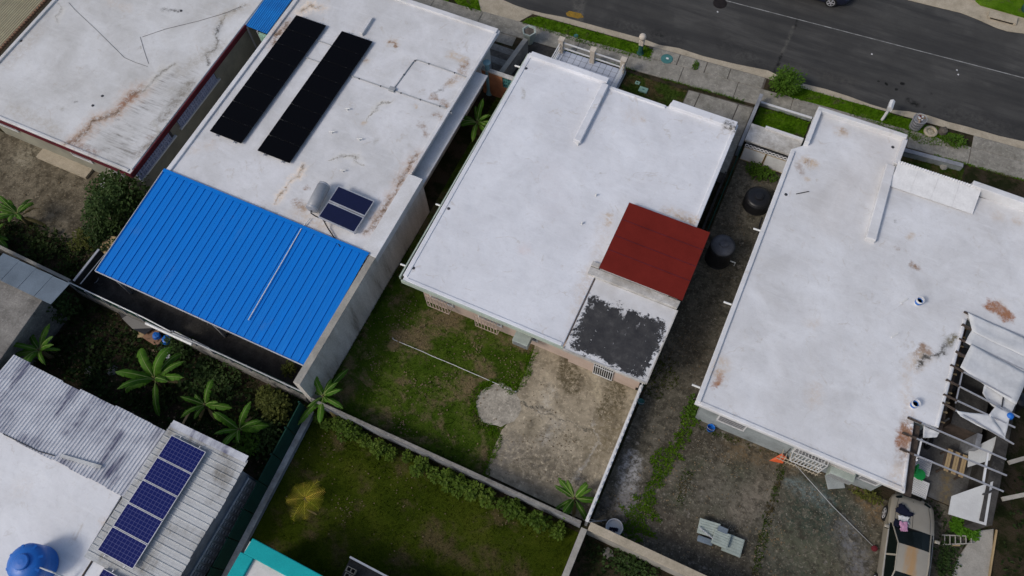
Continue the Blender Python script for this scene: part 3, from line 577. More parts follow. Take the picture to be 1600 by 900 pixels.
mk('door_gate', join(*[beam((-2.75+i*.1, 11.93, .05), (-2.75+i*.1, 11.93, 2.1), .025, .025) for i in range(10)], *[beam((-2.75, 11.93, q), (-1.85, 11.93, q), .03, .03) for q in (.1, 1.1, 2.08)]), M['white_metal'], dg)
window(H3, -6.4, -5.6, 12.08, .75, 1.25, 5, False)
ac = thing('air_conditioner', 'pale boxy window air conditioner on the pink back wall', 'air conditioner', (-6.05, 11.75, 1.35))
mk('casing', boxv(-6.45, -5.7, 11.3, 12.09, 1.35, 1.8), M['scrap'], ac, bevel=.02)
mk('coil_grille', join(*[boxv(-6.4+i*.07, -6.36+i*.07, 11.28, 11.3, 1.4, 1.75) for i in range(10)]), M['steel'], ac)
mk('bracket', join(beam((-6.4, 12.09, 1.0), (-6.4, 11.55, 1.34), .03, .03), beam((-5.75, 12.09, 1.0), (-5.75, 11.55, 1.34), .03, .03)), M['steel'], ac)
# balcony: tiles, balustrade
bl = thing('balcony', 'raised white tiled balcony with cream posts and white rails', 'balcony', (-9.6, 27, 0))
mk('base', boxv(-11.62, -7.68, 25.12, 28.62, 0, .27), M['wall_white'], bl)
fl = mk('floor', boxv(-11.6, -7.7, 25.14, 28.6, .27, .292), M['grout'], bl)
t0 = None
for i in range(11):
    for j in range(10):
        x, y = -11.58+i*.352, 25.17+j*.343
        if t0 is None: t0 = mk('tile', boxv(0, .325, 0, .318, 0, .012), M['tile'], fl); t0.location = Vector((x, y, .29))-origin(fl); t0.data.transform(Matrix.Translation(origin(fl)))
        else: inst(t0, fl, Vector((x, y, .29))-origin(fl))
for x in (-11.45, -9.6, -7.85):
    pt = mk('post', boxv(x-.13, x+.13, 28.33, 28.59, .29, 1.25), M['cream_post'], bl, bevel=.015); mk('cap', boxv(x-.16, x+.16, 28.3, 28.62, 1.25, 1.3), M['cream_post'], pt)
for a, b in ((-11.32, -9.73), (-9.47, -7.98)):
    for q in (.62, 1.02): mk('rail', beam((a, 28.46, q), (b, 28.46, q), .06, .06), M['white_metal'], bl)
for x in (-11.5, -7.8):
    for q in (.45, .74, 1.02): mk('rail', beam((x, 25.15, q), (x, 28.33, q), .05, .05), M['white_metal'], bl)

# --- the solar roofed house with the blue metal roof
H2 = thing('solar_house', 'white roofed house with black solar rows and blue metal rear roof', 'house', (-19.5, 18, 0))
mk('wall', prism([(-24.75, 12.0), (-14.45, 12.0), (-14.45, 25.8), (-24.75, 25.8)], 0, Z-.16), M['wall_white'], H2)
r2 = mk('roof', prism([(-25.08, 11.75), (-13.9, 11.75), (-13.9, 12.1), (-14.15, 12.1), (-14.12, 23.9), (-14.05, 26.34), (-25.12, 26.34)], Z-.18, Z), M['roof2'], H2, bevel=.03)
curb(r2, [(-25.0, 11.95), (-25.05, 26.2)], .24, .1, Z, M['roof2']); curb(r2, [(-24.9, 26.2), (-14.15, 26.2)], .3, .1, Z, M['roof2']); curb(r2, [(-14.17, 26.05), (-14.2, 16.6)], .2, .09, Z, M['roof2'])
mk('roof_beam', prism(WP([(579, 29), (583, 32), (567, 57), (563, 54)], Z), Z-.02, Z+.18), M['roof2'], r2, bevel=.02)
mk('eave', boxv(-14.46, -13.62, 16.6, 23.85, 2.2, 2.3), M['trim_white'], H2)
mk('parapet_wall', prism([(-14.26, 12.0), (-13.5, 12.0), (-13.5, 16.58), (-14.24, 16.58)], 2.5, Z+.06), M['trim_white'], H2, bevel=.015)
mk('side_wall', boxv(-13.86, -13.52, 5.42, 16.52, 0, Z-.02), M['streaky'], H2)
mk('wall_cap', boxv(-13.85, -13.53, 5.44, 11.98, Z-.02, Z+.02), M['conc_light'], H2)
for x, y in ((-24.8, 6.55), (-19.3, 6.55), (-14.1, 6.55)): mk('post', boxv(x-.06, x+.06, y-.06, y+.06, 0, 2.5), M['steel'], H2)
c0 = mk('column', lathe(-14.75, 26.0, [(.2, 0), (.2, .2), (.13, .24), (.13, 2.3), (.2, 2.36), (.22, Z-.17)], 16), M['wall_teal'], H2)
mk('column', lathe(-13.98, 24.5, [(.2, 0), (.13, .24), (.12, 2.3), (.2, 2.45)], 16), M['wall_teal'], H2)
# blue roof: ribbed panels on purlins
br = mk('blue_roof', join(beam((-25.1, 6.55, 2.49), (-13.88, 6.55, 2.49), .06, .1), beam((-25.1, 11.5, 2.87), (-13.88, 11.5, 2.87), .06, .1), beam((-25.1, 9, 2.66), (-13.88, 9, 2.66), .06, .1)), M['steel'], H2)
y0, y1, z0, z1 = 6.33, 11.98, 2.55, 2.985
prof = [(0, 0), (.006, .035), (.026, .035), (.032, 0), (.215, 0), (.222, .006), (.229, 0), (.402, 0)]
pv, pf = [], []
for x, h in prof:
    for t in (0, .33, .66, 1): pv.append((x, y0+(y1-y0)*t, z0+(z1-z0)*t+h))
for i in range(len(prof)-1):
    for j in range(3): pf.append((i*4+j, i*4+4+j, i*4+5+j, i*4+1+j))
p0 = mk('roof_panel', (pv, pf), M['blue_sheet'], br, solid=.012); p0.location.x = -25.16
for k in range(1, 28): inst(p0, br, (-25.16+k*.402, 0, 0))
mk('edge_trim', join(beam((-25.18, 6.3, 2.54), (-13.88, 6.3, 2.54), .04, .09), beam((-25.19, 6.3, 2.57), (-25.19, 11.98, 3.0), .03, .07)), M['alu'], br)
mk('ridge_flashing', beam((-25.18, 11.99, 3.035), (-13.86, 11.99, 3.035), .16, .03), M['blue_sheet'], br)
# solar rows: each panel
def solar_row(label, x0, x1, ya, yb, n, zc, mat, frame, group, rows_gap=.012, tilt=0):
    s = thing('solar_array', label, 'solar panels', ((x0+x1)/2, (ya+yb)/2, zc-.12), group)
    mk('rail', join(*[beam((x0+(x1-x0)*q, ya-.1, zc-.045), (x0+(x1-x0)*q, yb+.1, zc-.045), .04, .05) for q in (.22, .78)], *[beam((x0+(x1-x0)*q, ya+(yb-ya)*k/5, zc-.16), (x0+(x1-x0)*q, ya+(yb-ya)*k/5, zc-.04), .05, .05) for q in (.22, .78) for k in range(6)]), M['alu'], s)
    st_ = (yb-ya)/n; base = None
    for i in range(n):
        if base is None:
            base = mk('panel', join(boxv(x0, x1, ya+rows_gap, ya+.035, zc-.02, zc+.02), boxv(x0, x1, ya+st_-.035, ya+st_-rows_gap, zc-.02, zc+.02), boxv(x0, x0+.025, ya+.035, ya+st_-.035, zc-.02, zc+.02), boxv(x1-.025, x1, ya+.035, ya+st_-.035, zc-.02, zc+.02)), M[frame], s)
            cl = mk('cells', boxv(x0+.025, x1-.025, ya+.035, ya+st_-.035, zc-.01, zc+.012), M[mat], base)
            clp = mk('clamp', join(*[boxv(x0+(x1-x0)*q-.02, x0+(x1-x0)*q+.02, ya-.012, ya+.014, zc+.0, zc+.024) for q in (.22, .78)]), M['pvc'] if frame == 'alu' else M['steel_dark'], base)
        else:
            b = inst(base, s, (0, st_*i, 0)); inst(cl, b); inst(clp, b)
    return s
solar_row('row of black solar panels beside the maroon edged house', -24.38, -22.55, 14.78, 22.95, 8, Z+.15, 'pv_black', 'black_frame', 'solar rows')
solar_row('row of black solar panels beside the roof conduits', -21.58, -19.76, 14.75, 22.95, 8, Z+.15, 'pv_black', 'black_frame', 'solar rows')
# conduits
def conduit(label, pts, r, z, mat='pvc', clips=True, cat='conduit'):
    P3 = [W(a, b, z)+Vector((0, 0, .03)) for a, b in pts]
    c = thing('conduit', label, cat, tuple(W(*pts[0], z)))
    mk('pipe', tubev(P3, r, 8), M[mat], c)
    if clips:
        for a, b in zip(P3, P3[1:]):
            n = max(1, int((b-a).length/1.0))
            for k in range(n):
                p = a.lerp(b, (k+.5)/n); mk('clip', boxv(p.x-.03, p.x+.03, p.y-.03, p.y+.03, z-.002, z+.062), M['steel_dark'], c)
    return c
cd = conduit('grey conduit running from the solar rows to the roof edge', [(500, 66), (545, 118), (612, 141), (703, 172), (706, 178)][1:], .03, Z)
p = W(613, 141, Z); mk('junction_box', boxv(p.x-.16, p.x+.16, p.y-.12, p.y+.12, Z, Z+.14), M['pvc'], cd, bevel=.01)
conduit('grey conduit loop beside the rust stained roof corner', [(616, 138), (646, 97), (651, 94), (690, 107), (731, 122)], .03, Z)
conduit('short grey conduit linking the two solar rows', [(497, 64), (517, 71)], .025, Z, clips=False)
conduit('second short conduit linking the solar rows, nearer the water heater', [(478, 90), (500, 98)], .025, Z, clips=False)
for p in ((543, 172), (519, 208), (562, 219), (536, 268)):
    vent(r2, *p, Z, .035, .1); q = W(*p, Z); mk('vent_pipe', tubev([q+Vector((-.12, -.03, .1)), q+Vector((.14, .06, .12))], .03, 8), M['pvc_white'], r2)
# solar water heater
wh = thing('solar_water_heater', 'solar water heater with grey tank and two dark blue collectors', 'water heater', tuple(W(525, 330, Z)))
a, b = W(507, 289, Z+.45), W(487, 327, Z+.45); d = (b-a).normalized()
tk = mk('tank', tubev([a-d*.06, a-d*.02, a, b, b+d*.02, b+d*.06], [.2, .27, .3, .3, .27, .2], 24), M['alu_tank'], wh, smooth=True)
mk('band', join(*[tubev([a.lerp(b, q), a.lerp(b, q+.03)], .305, 24) for q in (.02, .95)]), M['alu'], tk)
mk('cradle', join(*[beam((a.lerp(b, q).x, a.lerp(b, q).y, Z), tuple(a.lerp(b, q)), .2, .05) for q in (.2, .8)]), M['steel'], wh)
cA, cB, cC, cD = W(529, 290, Z+.55), W(585, 314, Z+.3), W(553, 364, Z+.3), W(497, 339, Z+.55)
def quadlerp(u_, v_): return cA.lerp(cB, u_).lerp(cD.lerp(cC, u_), v_)
for v0, v1 in ((0, .485), (.515, 1)):
    q = [quadlerp(*t) for t in ((0, v0), (1, v0), (1, v1), (0, v1))]; dn = Vector((0, 0, -.08))
    cp_ = mk('collector', ([tuple(x) for x in q]+[tuple(x+dn) for x in q], [(0, 3, 2, 1), (4, 5, 6, 7)]+[(i, (i+1) % 4, 4+(i+1) % 4, 4+i) for i in range(4)]), M['alu'], wh)
    e = .035; ue, ve = e/2, e/1.2
    g = [quadlerp(*t)+Vector((0, 0, .006)) for t in ((ue, v0+ve), (1-ue, v0+ve), (1-ue, v1-ve), (ue, v1-ve))]
    mk('glass', ([tuple(x) for x in g], [(0, 3, 2, 1)]), M['collector'], cp_)
mk('frame', join(*[beam((q.x, q.y, Z), tuple(q), .04, .04) for q in (cA+Vector((.1, -.1, -.05)), cB+Vector((-.1, 0, -.05)), cC+Vector((-.1, .1, -.05)), cD+Vector((.1, .1, -.05)))]), M['alu'], wh)
mk('hose', tubev([b+d*.05, W(486, 333, Z+.3), W(492, 337, Z+.25), W(498, 340, Z+.45)], .03, 8), M['rubber'], wh)
mk('pipe', tubev([W(505, 343, Z+.35), W(512, 356, Z+.12), W(532, 386, Z+.06)], .028, 8), M['rubber'], wh)
one('water_pipe', tubev([W(484, 341, Z+.12), W(471, 357, Z+.1), W(441, 409, 2.92), W(388, 500, 2.68)], .024, 8), M['pvc_white'], 'thin white pipe running down over the blue metal roof', 'pipe')
# blue awning in the alley
aw = thing('alley_awning', 'small bright blue corrugated awning between two houses', 'awning', (-25.9, 22.7, 0))
for k in range(3): mk('sheet', corr((-26.72+k*.46, 21.4, 2.82-.02*k), (0, 3.2, .1), (1, 0, -.02), 4, .115, .035), M['blue_awning'], aw, solid=.008)
mk('shutter', join(boxv(-25.9, -25.2, 21.35, 21.4, .8, 2.7), *[boxv(-25.9, -25.2, 21.3, 21.35, .85+i*.12, .92+i*.12) for i in range(15)]), M['green_box'], aw)
mk('post', join(beam((-26.6, 21.38, 0), (-26.6, 21.38, 2.78), .07, .07), beam((-25.95, 21.38, 0), (-25.95, 21.38, 2.78), .07, .07)), M['steel'], aw)
tb = thing('black_barrel', 'round black barrel standing in the narrow alley', 'barrel', (-25.6, 18.6, 0))
mk('drum', lathe(-25.6, 18.6, [(.5, 0), (.56, .3), (.56, .9), (.5, 1.1), (.2, 1.2)], 24), M['black_plastic'], tb, smooth=True); mk('lid', lathe(-25.6, 18.6, [(.22, 1.18), (.22, 1.24), (.1, 1.25)], 16), M['black_plastic'], tb)
one('blue_drum', lathe(-25.35, 20.3, [(.22, 0), (.25, .2), (.25, .7), (.2, .8)], 18), M['blue_plastic'], 'small blue drum in the alley under the blue awning', 'drum', smooth=True)

# --- house with maroon edge, upper left
H1 = thing('maroon_edged_house', 'worn white roofed house with maroon roof edge and lilac breeze blocks', 'house', (-32, 17, 0))
mk('wall', boxv(-37.0, -26.95, 11.6, 25.5, 0, Z-.2), M['wall_beige'], H1)
r1 = mk('roof', prism([(-37.4, 11.18), (-26.62, 11.2), (-26.68, 26), (-37.4, 26)], Z-.18, Z), M['roof1'], H1, bevel=.03)
curb(r1, [(-37.3, 11.3), (-37.3, 25.8)], .2, .1, Z, M['roof1']); curb(r1, [(-37.1, 11.28), (-26.8, 11.3)], .16, .07, Z, M['roof1']); curb(r1, [(-26.74, 11.4), (-26.8, 26)], .14, .06, Z, M['roof1'])
mk('fascia', join(beam((-26.6, 11.15, Z-.13), (-26.66, 21.4, Z-.13), .06, .3), beam((-37.4, 11.14, Z-.13), (-26.63, 11.16, Z-.13), .05, .26)), M['red_trim'], H1)
for p in ((160, 150), (145, 165), (33, 64), (283, 17)): drain(r1, *p)
for ya, yb in ((11.5, 14.4), (15.0, 18.4)):
    lp = mk('breeze_block_panel', boxv(-26.952, -26.94, ya, yb, 1.75, 2.65), M['steel_dark'], H1); b0 = None
    n = int((yb-ya)/.3)
    for i in range(n):
        for j in range(3):
            y, z_ = ya+i*.3, 1.75+j*.3
            if b0 is None:
                g = [boxv(0, .09, 0, .05, 0, .3), boxv(0, .09, .25, .3, 0, .3), boxv(0, .09, .05, .25, 0, .05), boxv(0, .09, .05, .25, .25, .3), boxv(0, .08, .125, .175, .05, .25), boxv(0, .08, .05, .125, .125, .175), boxv(0, .08, .175, .25, .125, .175)]
                b0 = mk('breeze_block', join(*g), M['lattice'], lp); b0.data.transform(Matrix.Translation(origin(lp)))
                b0.location = Vector((-26.94, y, z_))-origin(lp)
            else: inst(b0, lp, Vector((-26.94, y, z_))-origin(lp))
mk('sill', join(boxv(-26.95, -26.82, 11.5, 14.5, 1.66, 1.74), boxv(-26.95, -26.82, 14.9, 18.5, 1.66, 1.74)), M['trim_white'], H1)
window(H1, -36.4, -35.2, 11.58, 1.2, 2.2, 6, False); window(H1, -31.5, -30.3, 11.58, 1.2, 2.2, 6, False); window(H1, -29.0, -28.0, 11.58, 1.2, 2.2, 6, False)
mk('side_ledge', boxv(-34.3, -31.0, 11.0, 11.6, .0, .16), M['gutter'], H1)
for pts, lb in (([(107, 4), (118, 15), (150, 46), (195, 91), (212, 97), (231, 103)], 'thin dark cable lying across the worn roof from its far corner'), ([(220, 58), (225, 80), (232, 100)], 'short dark cable on the worn roof'), ([(222, 58), (260, 46), (310, 32), (350, 21), (378, 10)], 'thin dark cable running towards the blue awning')):
    one('cable', tubev([W(a+random.uniform(-1, 1), b+random.uniform(-1, 1), Z+.01) for a, b in pts], .009, 6), M['steel_dark'], lb, 'cable')

# --- corner building far left
H0 = thing('cream_shed', 'cream corrugated roof beyond the worn roof, gutter in dark rust', 'shed', (-40, 17, 0))
mk('wall', boxv(-44, -38.6, 13.6, 26, 0, 2.35), M['wall_cream'], H0)
for k in range(6): mk('roof_sheet', corr((-38.4-k*.95, 12.9, 2.5+.02*k), (0, 12, 0), (-1, 0, .02), 7, .14, .04), M['zinc_cream'], H0, solid=.008)
for k in range(0, 44): mk('roof_tile', lathe(-38.25, 13.2+k*.19, [(.09, 2.48), (.09, 2.6), (.05, 2.64)], 8), M['brown_box'], H0)
mk('crate', boxv(-39.9, -39.0, 18.6, 19.3, 2.58, 2.9), M['trim_white'], H0)

# --- house on the right
H4 = thing('rust_marked_house', 'large white roofed house with rust marks and paint pails', 'house', (7, 19, 0))
mk('wall', prism([(2.15, 11.85), (9.9, 11.85), (9.9, 14.5), (10.6, 14.5), (10.6, 20), (13.3, 20), (13.3, 25.6), (6.3, 25.6), (6.3, 27.5), (2.6, 27.5), (2.6, 25), (2.15, 25)], 0, Z-.16), M['wall_grey4'], H4)
r4 = mk('roof', prism([(2.24, 27.84), (6.62, 27.86), (6.5, 25.97), (10.2, 25.95), (13.9, 26.2), (13.9, 19.72), (11.0, 19.72), (10.93, 14.48), (9.98, 14.36), (10.32, 11.36), (1.77, 11.45), (1.77, 25.12), (2.22, 25.55)], Z-.18, Z), M['roof4'], H4, bevel=.03)
curb(r4, [(1.87, 11.55), (1.87, 25.0)], .2, .1, Z, M['roof4']); curb(r4, [(1.98, 11.54), (10.2, 11.46)], .18, .06, Z, M['roof4']); curb(r4, [(2.33, 25.6), (2.36, 27.7)], .22, .26, Z, M['roof4']); curb(r4, [(2.25, 27.74), (6.5, 27.76)], .24, .26, Z, M['roof4']); curb(r4, [(6.48, 27.62), (6.42, 26.1)], .22, .2, Z, M['roof4'])
curb(r4, [(9.7, 26.15), (13.9, 26.05)], .3, .55, Z, M['roof4']); curb(r4, [(10.9, 19.6), (10.84, 14.5)], .12, .05, Z, M['roof4']); curb(r4, [(9.93, 14.2), (10.2, 11.5)], .12, .05, Z, M['roof4'])
mk('roof_beam', prism([(5.98, 25.9), (6.4, 25.9), (6.55, 21.68), (6.1, 21.68)], Z-.02, Z+.26), M['roof4'], r4, bevel=.04)
mk('gutter_and_gap_shade', prism([(10.33, 11.4), (9.99, 14.3), (10.32, 14.34), (10.64, 11.42)], 2.55, 2.66), M['wood_dark'], H4); mk('gutter_and_gap_shade', boxv(10.94, 11.24, 14.5, 19.7, 2.3, 2.4), M['wood_dark'], H4)  # timber gutter, then a dark strip standing in for the shaded gap
for k in range(11): mk('bracket', beam((10.93, 14.9+k*.45, 2.55), (11.26, 15.0+k*.45, 2.42), .06, .05), M['timber_cream'], H4)
wa = mk('window_awning', boxv(6.46, 10.08, 25.3, 25.85, Z-.02, Z+.19), M['roof4'], H4)
for k in range(4):
    mk('awning_sheet', ([(6.42+k*.93, 24.85, Z+.1), (7.345+k*.93, 24.85, Z+.1), (7.345+k*.93, 26.0, Z+.42), (6.42+k*.93, 26.0, Z+.42)], [(0, 1, 2, 3)]), M['white_metal'], wa, solid=.03)
    mk('corrugated_edge', corr((6.42+k*.93, 25.97, Z+.41), (0, .12, .035), (1, 0, 0), 8, .116, .04), M['white_metal'], wa, solid=.008)
mk('window_hood', join(boxv(7.4, 8.6, 11.55, 11.85, 2.0, 2.1), boxv(3.0, 4.2, 11.7, 11.85, 2.05, 2.12)), M['trim_dirty'], H4)
window(H4, 3.0, 4.1, 11.83, 1.1, 2.0, 6, False); window(H4, 6.3, 7.5, 11.83, 1.1, 2.1, 9); window(H4, 9.0, 9.7, 11.83, 1.2, 2.0, 6, False)
for p in ((1329, 191), (1395, 230), (1228, 304)): drain(r4, *p)
for p in ((1189, 361), (1143, 476), (1094, 606)): spout(r4, *p, Z-.1, -.35)
for (a, b) in (((1244, 303), (1264, 299)),): one('iron_bar', tubev([W(*a, Z+.03), W(*b, Z+.03)], .02, 6), M['iron'], 'short dark bar lying on the roof by the brown stain', 'bar')
for a, b, lb in (((1408, 474), (1419, 466), 'white stick lying beside a white paint pail'), ((1393, 527), (1404, 520), 'white stick lying alone on the open white roof')):
    one('stick', beam(W(*a, Z+.02), W(*b, Z+.02), .05, .03), M['pvc_white'], lb, 'stick')
def pail(px, py, label):
    p = W(px, py, Z); t = thing('paint_pail', label, 'pail', tuple(p), 'paint pails')
    mk('bucket', lathe(p.x, p.y, [(.13, Z), (.16, Z+.36), (.165, Z+.38), (.145, Z+.38), (.12, Z+.05)], 24), M['white_metal'], t, smooth=False); mk('label_band', lathe(p.x, p.y, [(.143, Z+.1), (.156, Z+.25)], 24), M['blue_plastic'], t)
    mk('contents', lathe(p.x, p.y, [(.135, Z+.24), (.1, Z+.25)], 20), M['steel_dark'], t)
pail(1433, 474, 'white paint pail standing on the open roof beside a white stick'); pail(1426, 634, 'white paint pail near the pergola corner and rust stain')

# --- house in the lower left with tank and corrugated roofs
H5 = thing('corrugated_house', 'white roofed house with corrugated zinc lean-to roofs', 'house', (-20, -2, 0))
mk('wall', prism([(-24.6, 1.0), (-17.9, 1.0), (-17.9, 1.4), (-14.6, 1.4), (-14.6, -12), (-24.6, -12)], 0, 2.5), M['wall_white'], H5)
mk('roof', prism([(-32, -1.36), (-17.7, -1.3), (-17.6, -3.75), (-16.6, -3.9), (-16.6, -14), (-32, -14)], 2.6, 2.83), M['roof5'], H5, bevel=.03)
z1_ = mk('lean_to', join(beam((-25, 1.2, 2.5), (-17.6, 1.3, 2.5), .06, .1), beam((-28, -.9, 2.72), (-17.7, -.9, 2.72), .06, .1)), M['wood_dark'], H5)
for k in range(9):
    x = -17.5-k*.93; mk('zinc_sheet', corr((x, -1.5+random.uniform(-.03, .03), 2.86+random.uniform(0, .008)), (random.uniform(-.01, .01), 2.95+random.uniform(-.05, .05), -.22), (-1, 0, 0), 6, .158, .036+.003*(k % 2)), M['zinc'], z1_, solid=.008)
one('loose_batten', beam(W(95, 712, 2.93), W(158, 730, 2.95), .14, .04), M['zinc_b'], 'loose bent metal strip lying on the zinc roof edge', 'metal strip')
one('loose_rod', tubev([W(5, 678, 2.9), W(60, 705, 2.9), W(85, 712, 2.92)], .02, 6), M['steel_dark'], 'thin dark rod along the white roof edge beside the zinc sheets', 'rod')
z2_ = mk('side_lean_to', join(beam((-14.0, -9, 2.62), (-14.0, 1.7, 2.62), .06, .1), beam((-17.2, -9, 2.82), (-17.2, 1.7, 2.82), .06, .1)), M['wood_dark'], H5)
for k in range(8):
    y = 1.82-k*.83
    xa = -17.55 if y > -3.2 else -16.5
    mk('zinc_sheet', corr((xa, y, 2.92+.006*(k % 2)), (-13.8-xa+random.uniform(-.06, .06), 0, -.2), (0, -1, 0), 3, .277, .03, True), M['zinc_b'], z2_, solid=.008)
mk('ridge_cap', beam((-17.5, 1.8, 2.97), (-13.9, 1.84, 2.78), .3, .03), M['zinc'], z2_)
solar_row('row of blue solar panels with white frames on the zinc roof', -17.18, -15.48, -3.58, 1.4, 5, 3.02, 'pv_blue', 'alu', 'solar rows')
solar_row('short row of blue solar panels near the blue water tank', -16.55, -14.85, -8.0, -4.0, 4, 3.0, 'pv_blue', 'alu', 'solar rows')
mk('side_wall', boxv(-14.62, -14.1, -8, 1.4, 0, 2.5), M['fence_base'], H5)
lw = mk('lattice_screen', boxv(-14.12, -14.05, -8, 1.35, .1, 1.35), M['sheet_blue_grey'], H5); b0 = None
for i in range(29):
    for j in range(4):
        g = [boxv(0, .06, 0, .06, 0, .3), boxv(0, .06, .24, .3, 0, .3), boxv(0, .06, .06, .24, 0, .06), boxv(0, .06, .06, .24, .24, .3)]
        if b0 is None: b0 = mk('breeze_block', join(*g), M['wall_white'], lw); b0.data.transform(Matrix.Translation(origin(lw))); b0.location = Vector((-14.05, 1.0, .1))-origin(lw)
        else: inst(b0, lw, Vector((-14.05, 1.0-i*.31, .1+j*.31))-origin(lw))
tp = W(63, 884, 2.83); bt = thing('blue_water_tank', 'big round blue water tank on the white roof', 'water tank', tuple(tp))
x, y, z_ = tp; pr = [(.72, z_), (.74, z_+.1), (.70, z_+.22), (.74, z_+.34), (.70, z_+.5), (.74, z_+.64), (.73, z_+.9), (.68, z_+1.02), (.5, z_+1.14), (.26, z_+1.22)]
bd = mk('shell', lathe(x, y, pr, 36), M['blue_plastic'], bt, smooth=True); ld = mk('lid', lathe(x, y, [(.3, z_+1.18), (.3, z_+1.27), (.27, z_+1.31), (.1, z_+1.33)], 24), M['blue_plastic'], bt)
for k in range(8): a_ = k*PI/4; mk('rib', beam((x+.3*math.cos(a_), y+.3*math.sin(a_), z_+1.18), (x+.68*math.cos(a_), y+.68*math.sin(a_), z_+1.02), .1, .06), M['blue_plastic'], bd)
mk('pipe', tubev([W(55, 884, 3.9), W(82, 894, 3.7), W(110, 905, 2.9)], .03, 8), M['pvc_white'], bt)

# --- concrete roofed shed on the left, turquoise edged roof and small shed at the bottom
H6 = thing('concrete_shed', 'grey concrete roofed shed with blue grey metal sheets', 'shed', (-29, 3, 0))
mk('wall', boxv(-33.5, -26.8, -.5, 4.2, 0, 2.3), M['conc'], H6); mk('roof', prism([(-34, 4.36), (-26.55, 4.4), (-26.4, 1.1), (-26.3, -1), (-34, -1)], 2.3, 2.5), M['conc'], H6, bevel=.02)
for k in range(4):
    x = -29.85+k*.98-2*.0; mk('metal_sheet', ([(x, 4.1, 2.62), (x+.95, 4.1, 2.62), (x+.95+.02, 5.32, 2.48), (x, 5.3, 2.48), (x, 4.1, 2.6), (x+.95, 4.1, 2.6), (x+.97, 5.32, 2.46), (x, 5.3, 2.46)], [(0, 1, 2, 3), (7, 6, 5, 4), (0, 4, 5, 1), (1, 5, 6, 2), (2, 6, 7, 3), (3, 7, 4, 0)]), M['sheet_blue_grey'], H6)
mk('metal_sheet', beam((-30.8, 4.1, 2.58), (-30.8, 5.3, 2.45), .9, .02), M['sheet_blue_grey'], H6)
H7 = thing('turquoise_edged_house', 'roof corner with broad turquoise edge beside the dark lawn', 'house', (-10, -4, 0))
mk('wall', boxv(-11.9, -4.5, -12, -1.1, 0, 2.6), M['wall_white'], H7)
mk('roof', prism([(-12.05, -.82), (-4.2, -.95), (-4.2, -12), (-11.9, -12)], 2.6, 2.72), M['roof7'], H7)
curb(H7, [(-11.97, -.98), (-4.2, -1.1)], .62, .16, 2.72, M['teal_edge'], name='roof_edge'); curb(H7, [(-11.83, -1.29), (-11.7, -12)], .58, .15, 2.72, M['teal_edge'], name='roof_edge')
H8 = thing('dark_shed', 'low dark roofed shed with a white edge strip', 'shed', (-7.4, -.6, 0))
mk('wall', boxv(-8.3, -5.2, -2.2, .1, 0, 1.3), M['wall_grey4'], H8); mk('roof', prism([(-8.5, .28), (-5.0, .22), (-5.0, -2.6), (-8.4, -2.6)], 1.35, 1.42), M['conc_dark'], H8); mk('edge_strip', beam((-8.52, .32, 1.44), (-5.0, .26, 1.44), .08, .1), M['white_metal'], H8)
for k in range(3):
    blk = thing('concrete_block', 'hollow block lying on the dark shed roof', 'block', (-8.2+k*.05, -.1-k*.24, 1.42), 'blocks on the shed roof'); x, y = -8.2+k*.05, -.1-k*.24
    mk('body', join(boxv(x-.2, x+.2, y-.1, y-.07, 1.42, 1.6), boxv(x-.2, x+.2, y+.07, y+.1, 1.42, 1.6), *[boxv(x+q-.015, x+q+.015, y-.07, y+.07, 1.42, 1.6) for q in (-.185, 0, .185)]), M['gutter'], blk)
# ---------------------------------------------------------------- walls and fences
def wall(label, a, b, w_, h, mat, capmat=None, capw=.06, name='boundary_wall', cat='wall', z0=0):
    t = thing(name, label, cat, ((a[0]+b[0])/2, (a[1]+b[1])/2, z0))
    mk('body', beam((*a, z0+h/2), (*b, z0+h/2), w_, h), mat, t)
    if capmat: mk('coping', beam((*a, z0+h+.03), (*b, z0+h+.03), w_+capw, .06), capmat, t, bevel=.012)
    return t
wall('grey concrete back wall behind the row of small shrubs', (-13.5, 5.38), (-.65, 5.44), .1, 1.1, M['fence_base'], M['conc'], .03)
wall('thick pale concrete wall below the side yard', (-.3, 5.42), (14.2, 5.38), .3, 1.3, M['conc_light'], M['gutter'], .05)
wall('pale concrete wall edging the dark lawn', (-.44, 5.25), (-.3, -12), .2, 1.3, M['conc'], M['conc_light'], .06)
f3 = wall('low wall topped with white lattice along the stained patio', (-.46, 5.58), (-.5, 11.95), .12, 1.0, M['fence_base'], M['trim_white'], .03, 'lattice_wall')
for k in range(21): mk('picket', beam((-.47, 5.7+k*.3, 1.06), (-.47, 5.85+k*.3, 1.3), .03, .03), M['white_metal'], f3); mk('picket', beam((-.47, 5.85+k*.3, 1.06), (-.47, 5.7+k*.3, 1.3), .03, .03), M['white_metal'], f3)
mk('top_rail', beam((-.47, 5.6, 1.32), (-.5, 11.95, 1.32), .05, .04), M['white_metal'], f3)
cf = thing('chain_link_fence', 'dark green wire fence between the white house and side yard', 'fence', (-.42, 18, 0))
for k in range(8): mk('post', tubev([(-.42, 12.1+k*1.9, 0), (-.42, 12.1+k*1.9, 1.3)], .03, 8), M['green_fence'], cf)
for q in (.1, 1.28): mk('rail', tubev([(-.42, 12.1, q), (-.42, 25.6, q)], .02, 8), M['green_fence'], cf)
mk('mesh', join(*[beam((-.42, 12.1+k*.27, .1 if s_ > 0 else 1.28), (-.42, min(25.6, 12.1+k*.27+1.2), 1.28 if s_ > 0 else .1), .012, .012) for k in range(46) for s_ in (1, -1)]), M['green_fence'], cf)
wall('dark low strip standing for ground shade beside the white house', (-.66, 12.0), (-.66, 24.5), .12, .35, M['conc_dark'])  # dark strip standing in for the shaded ground along the house
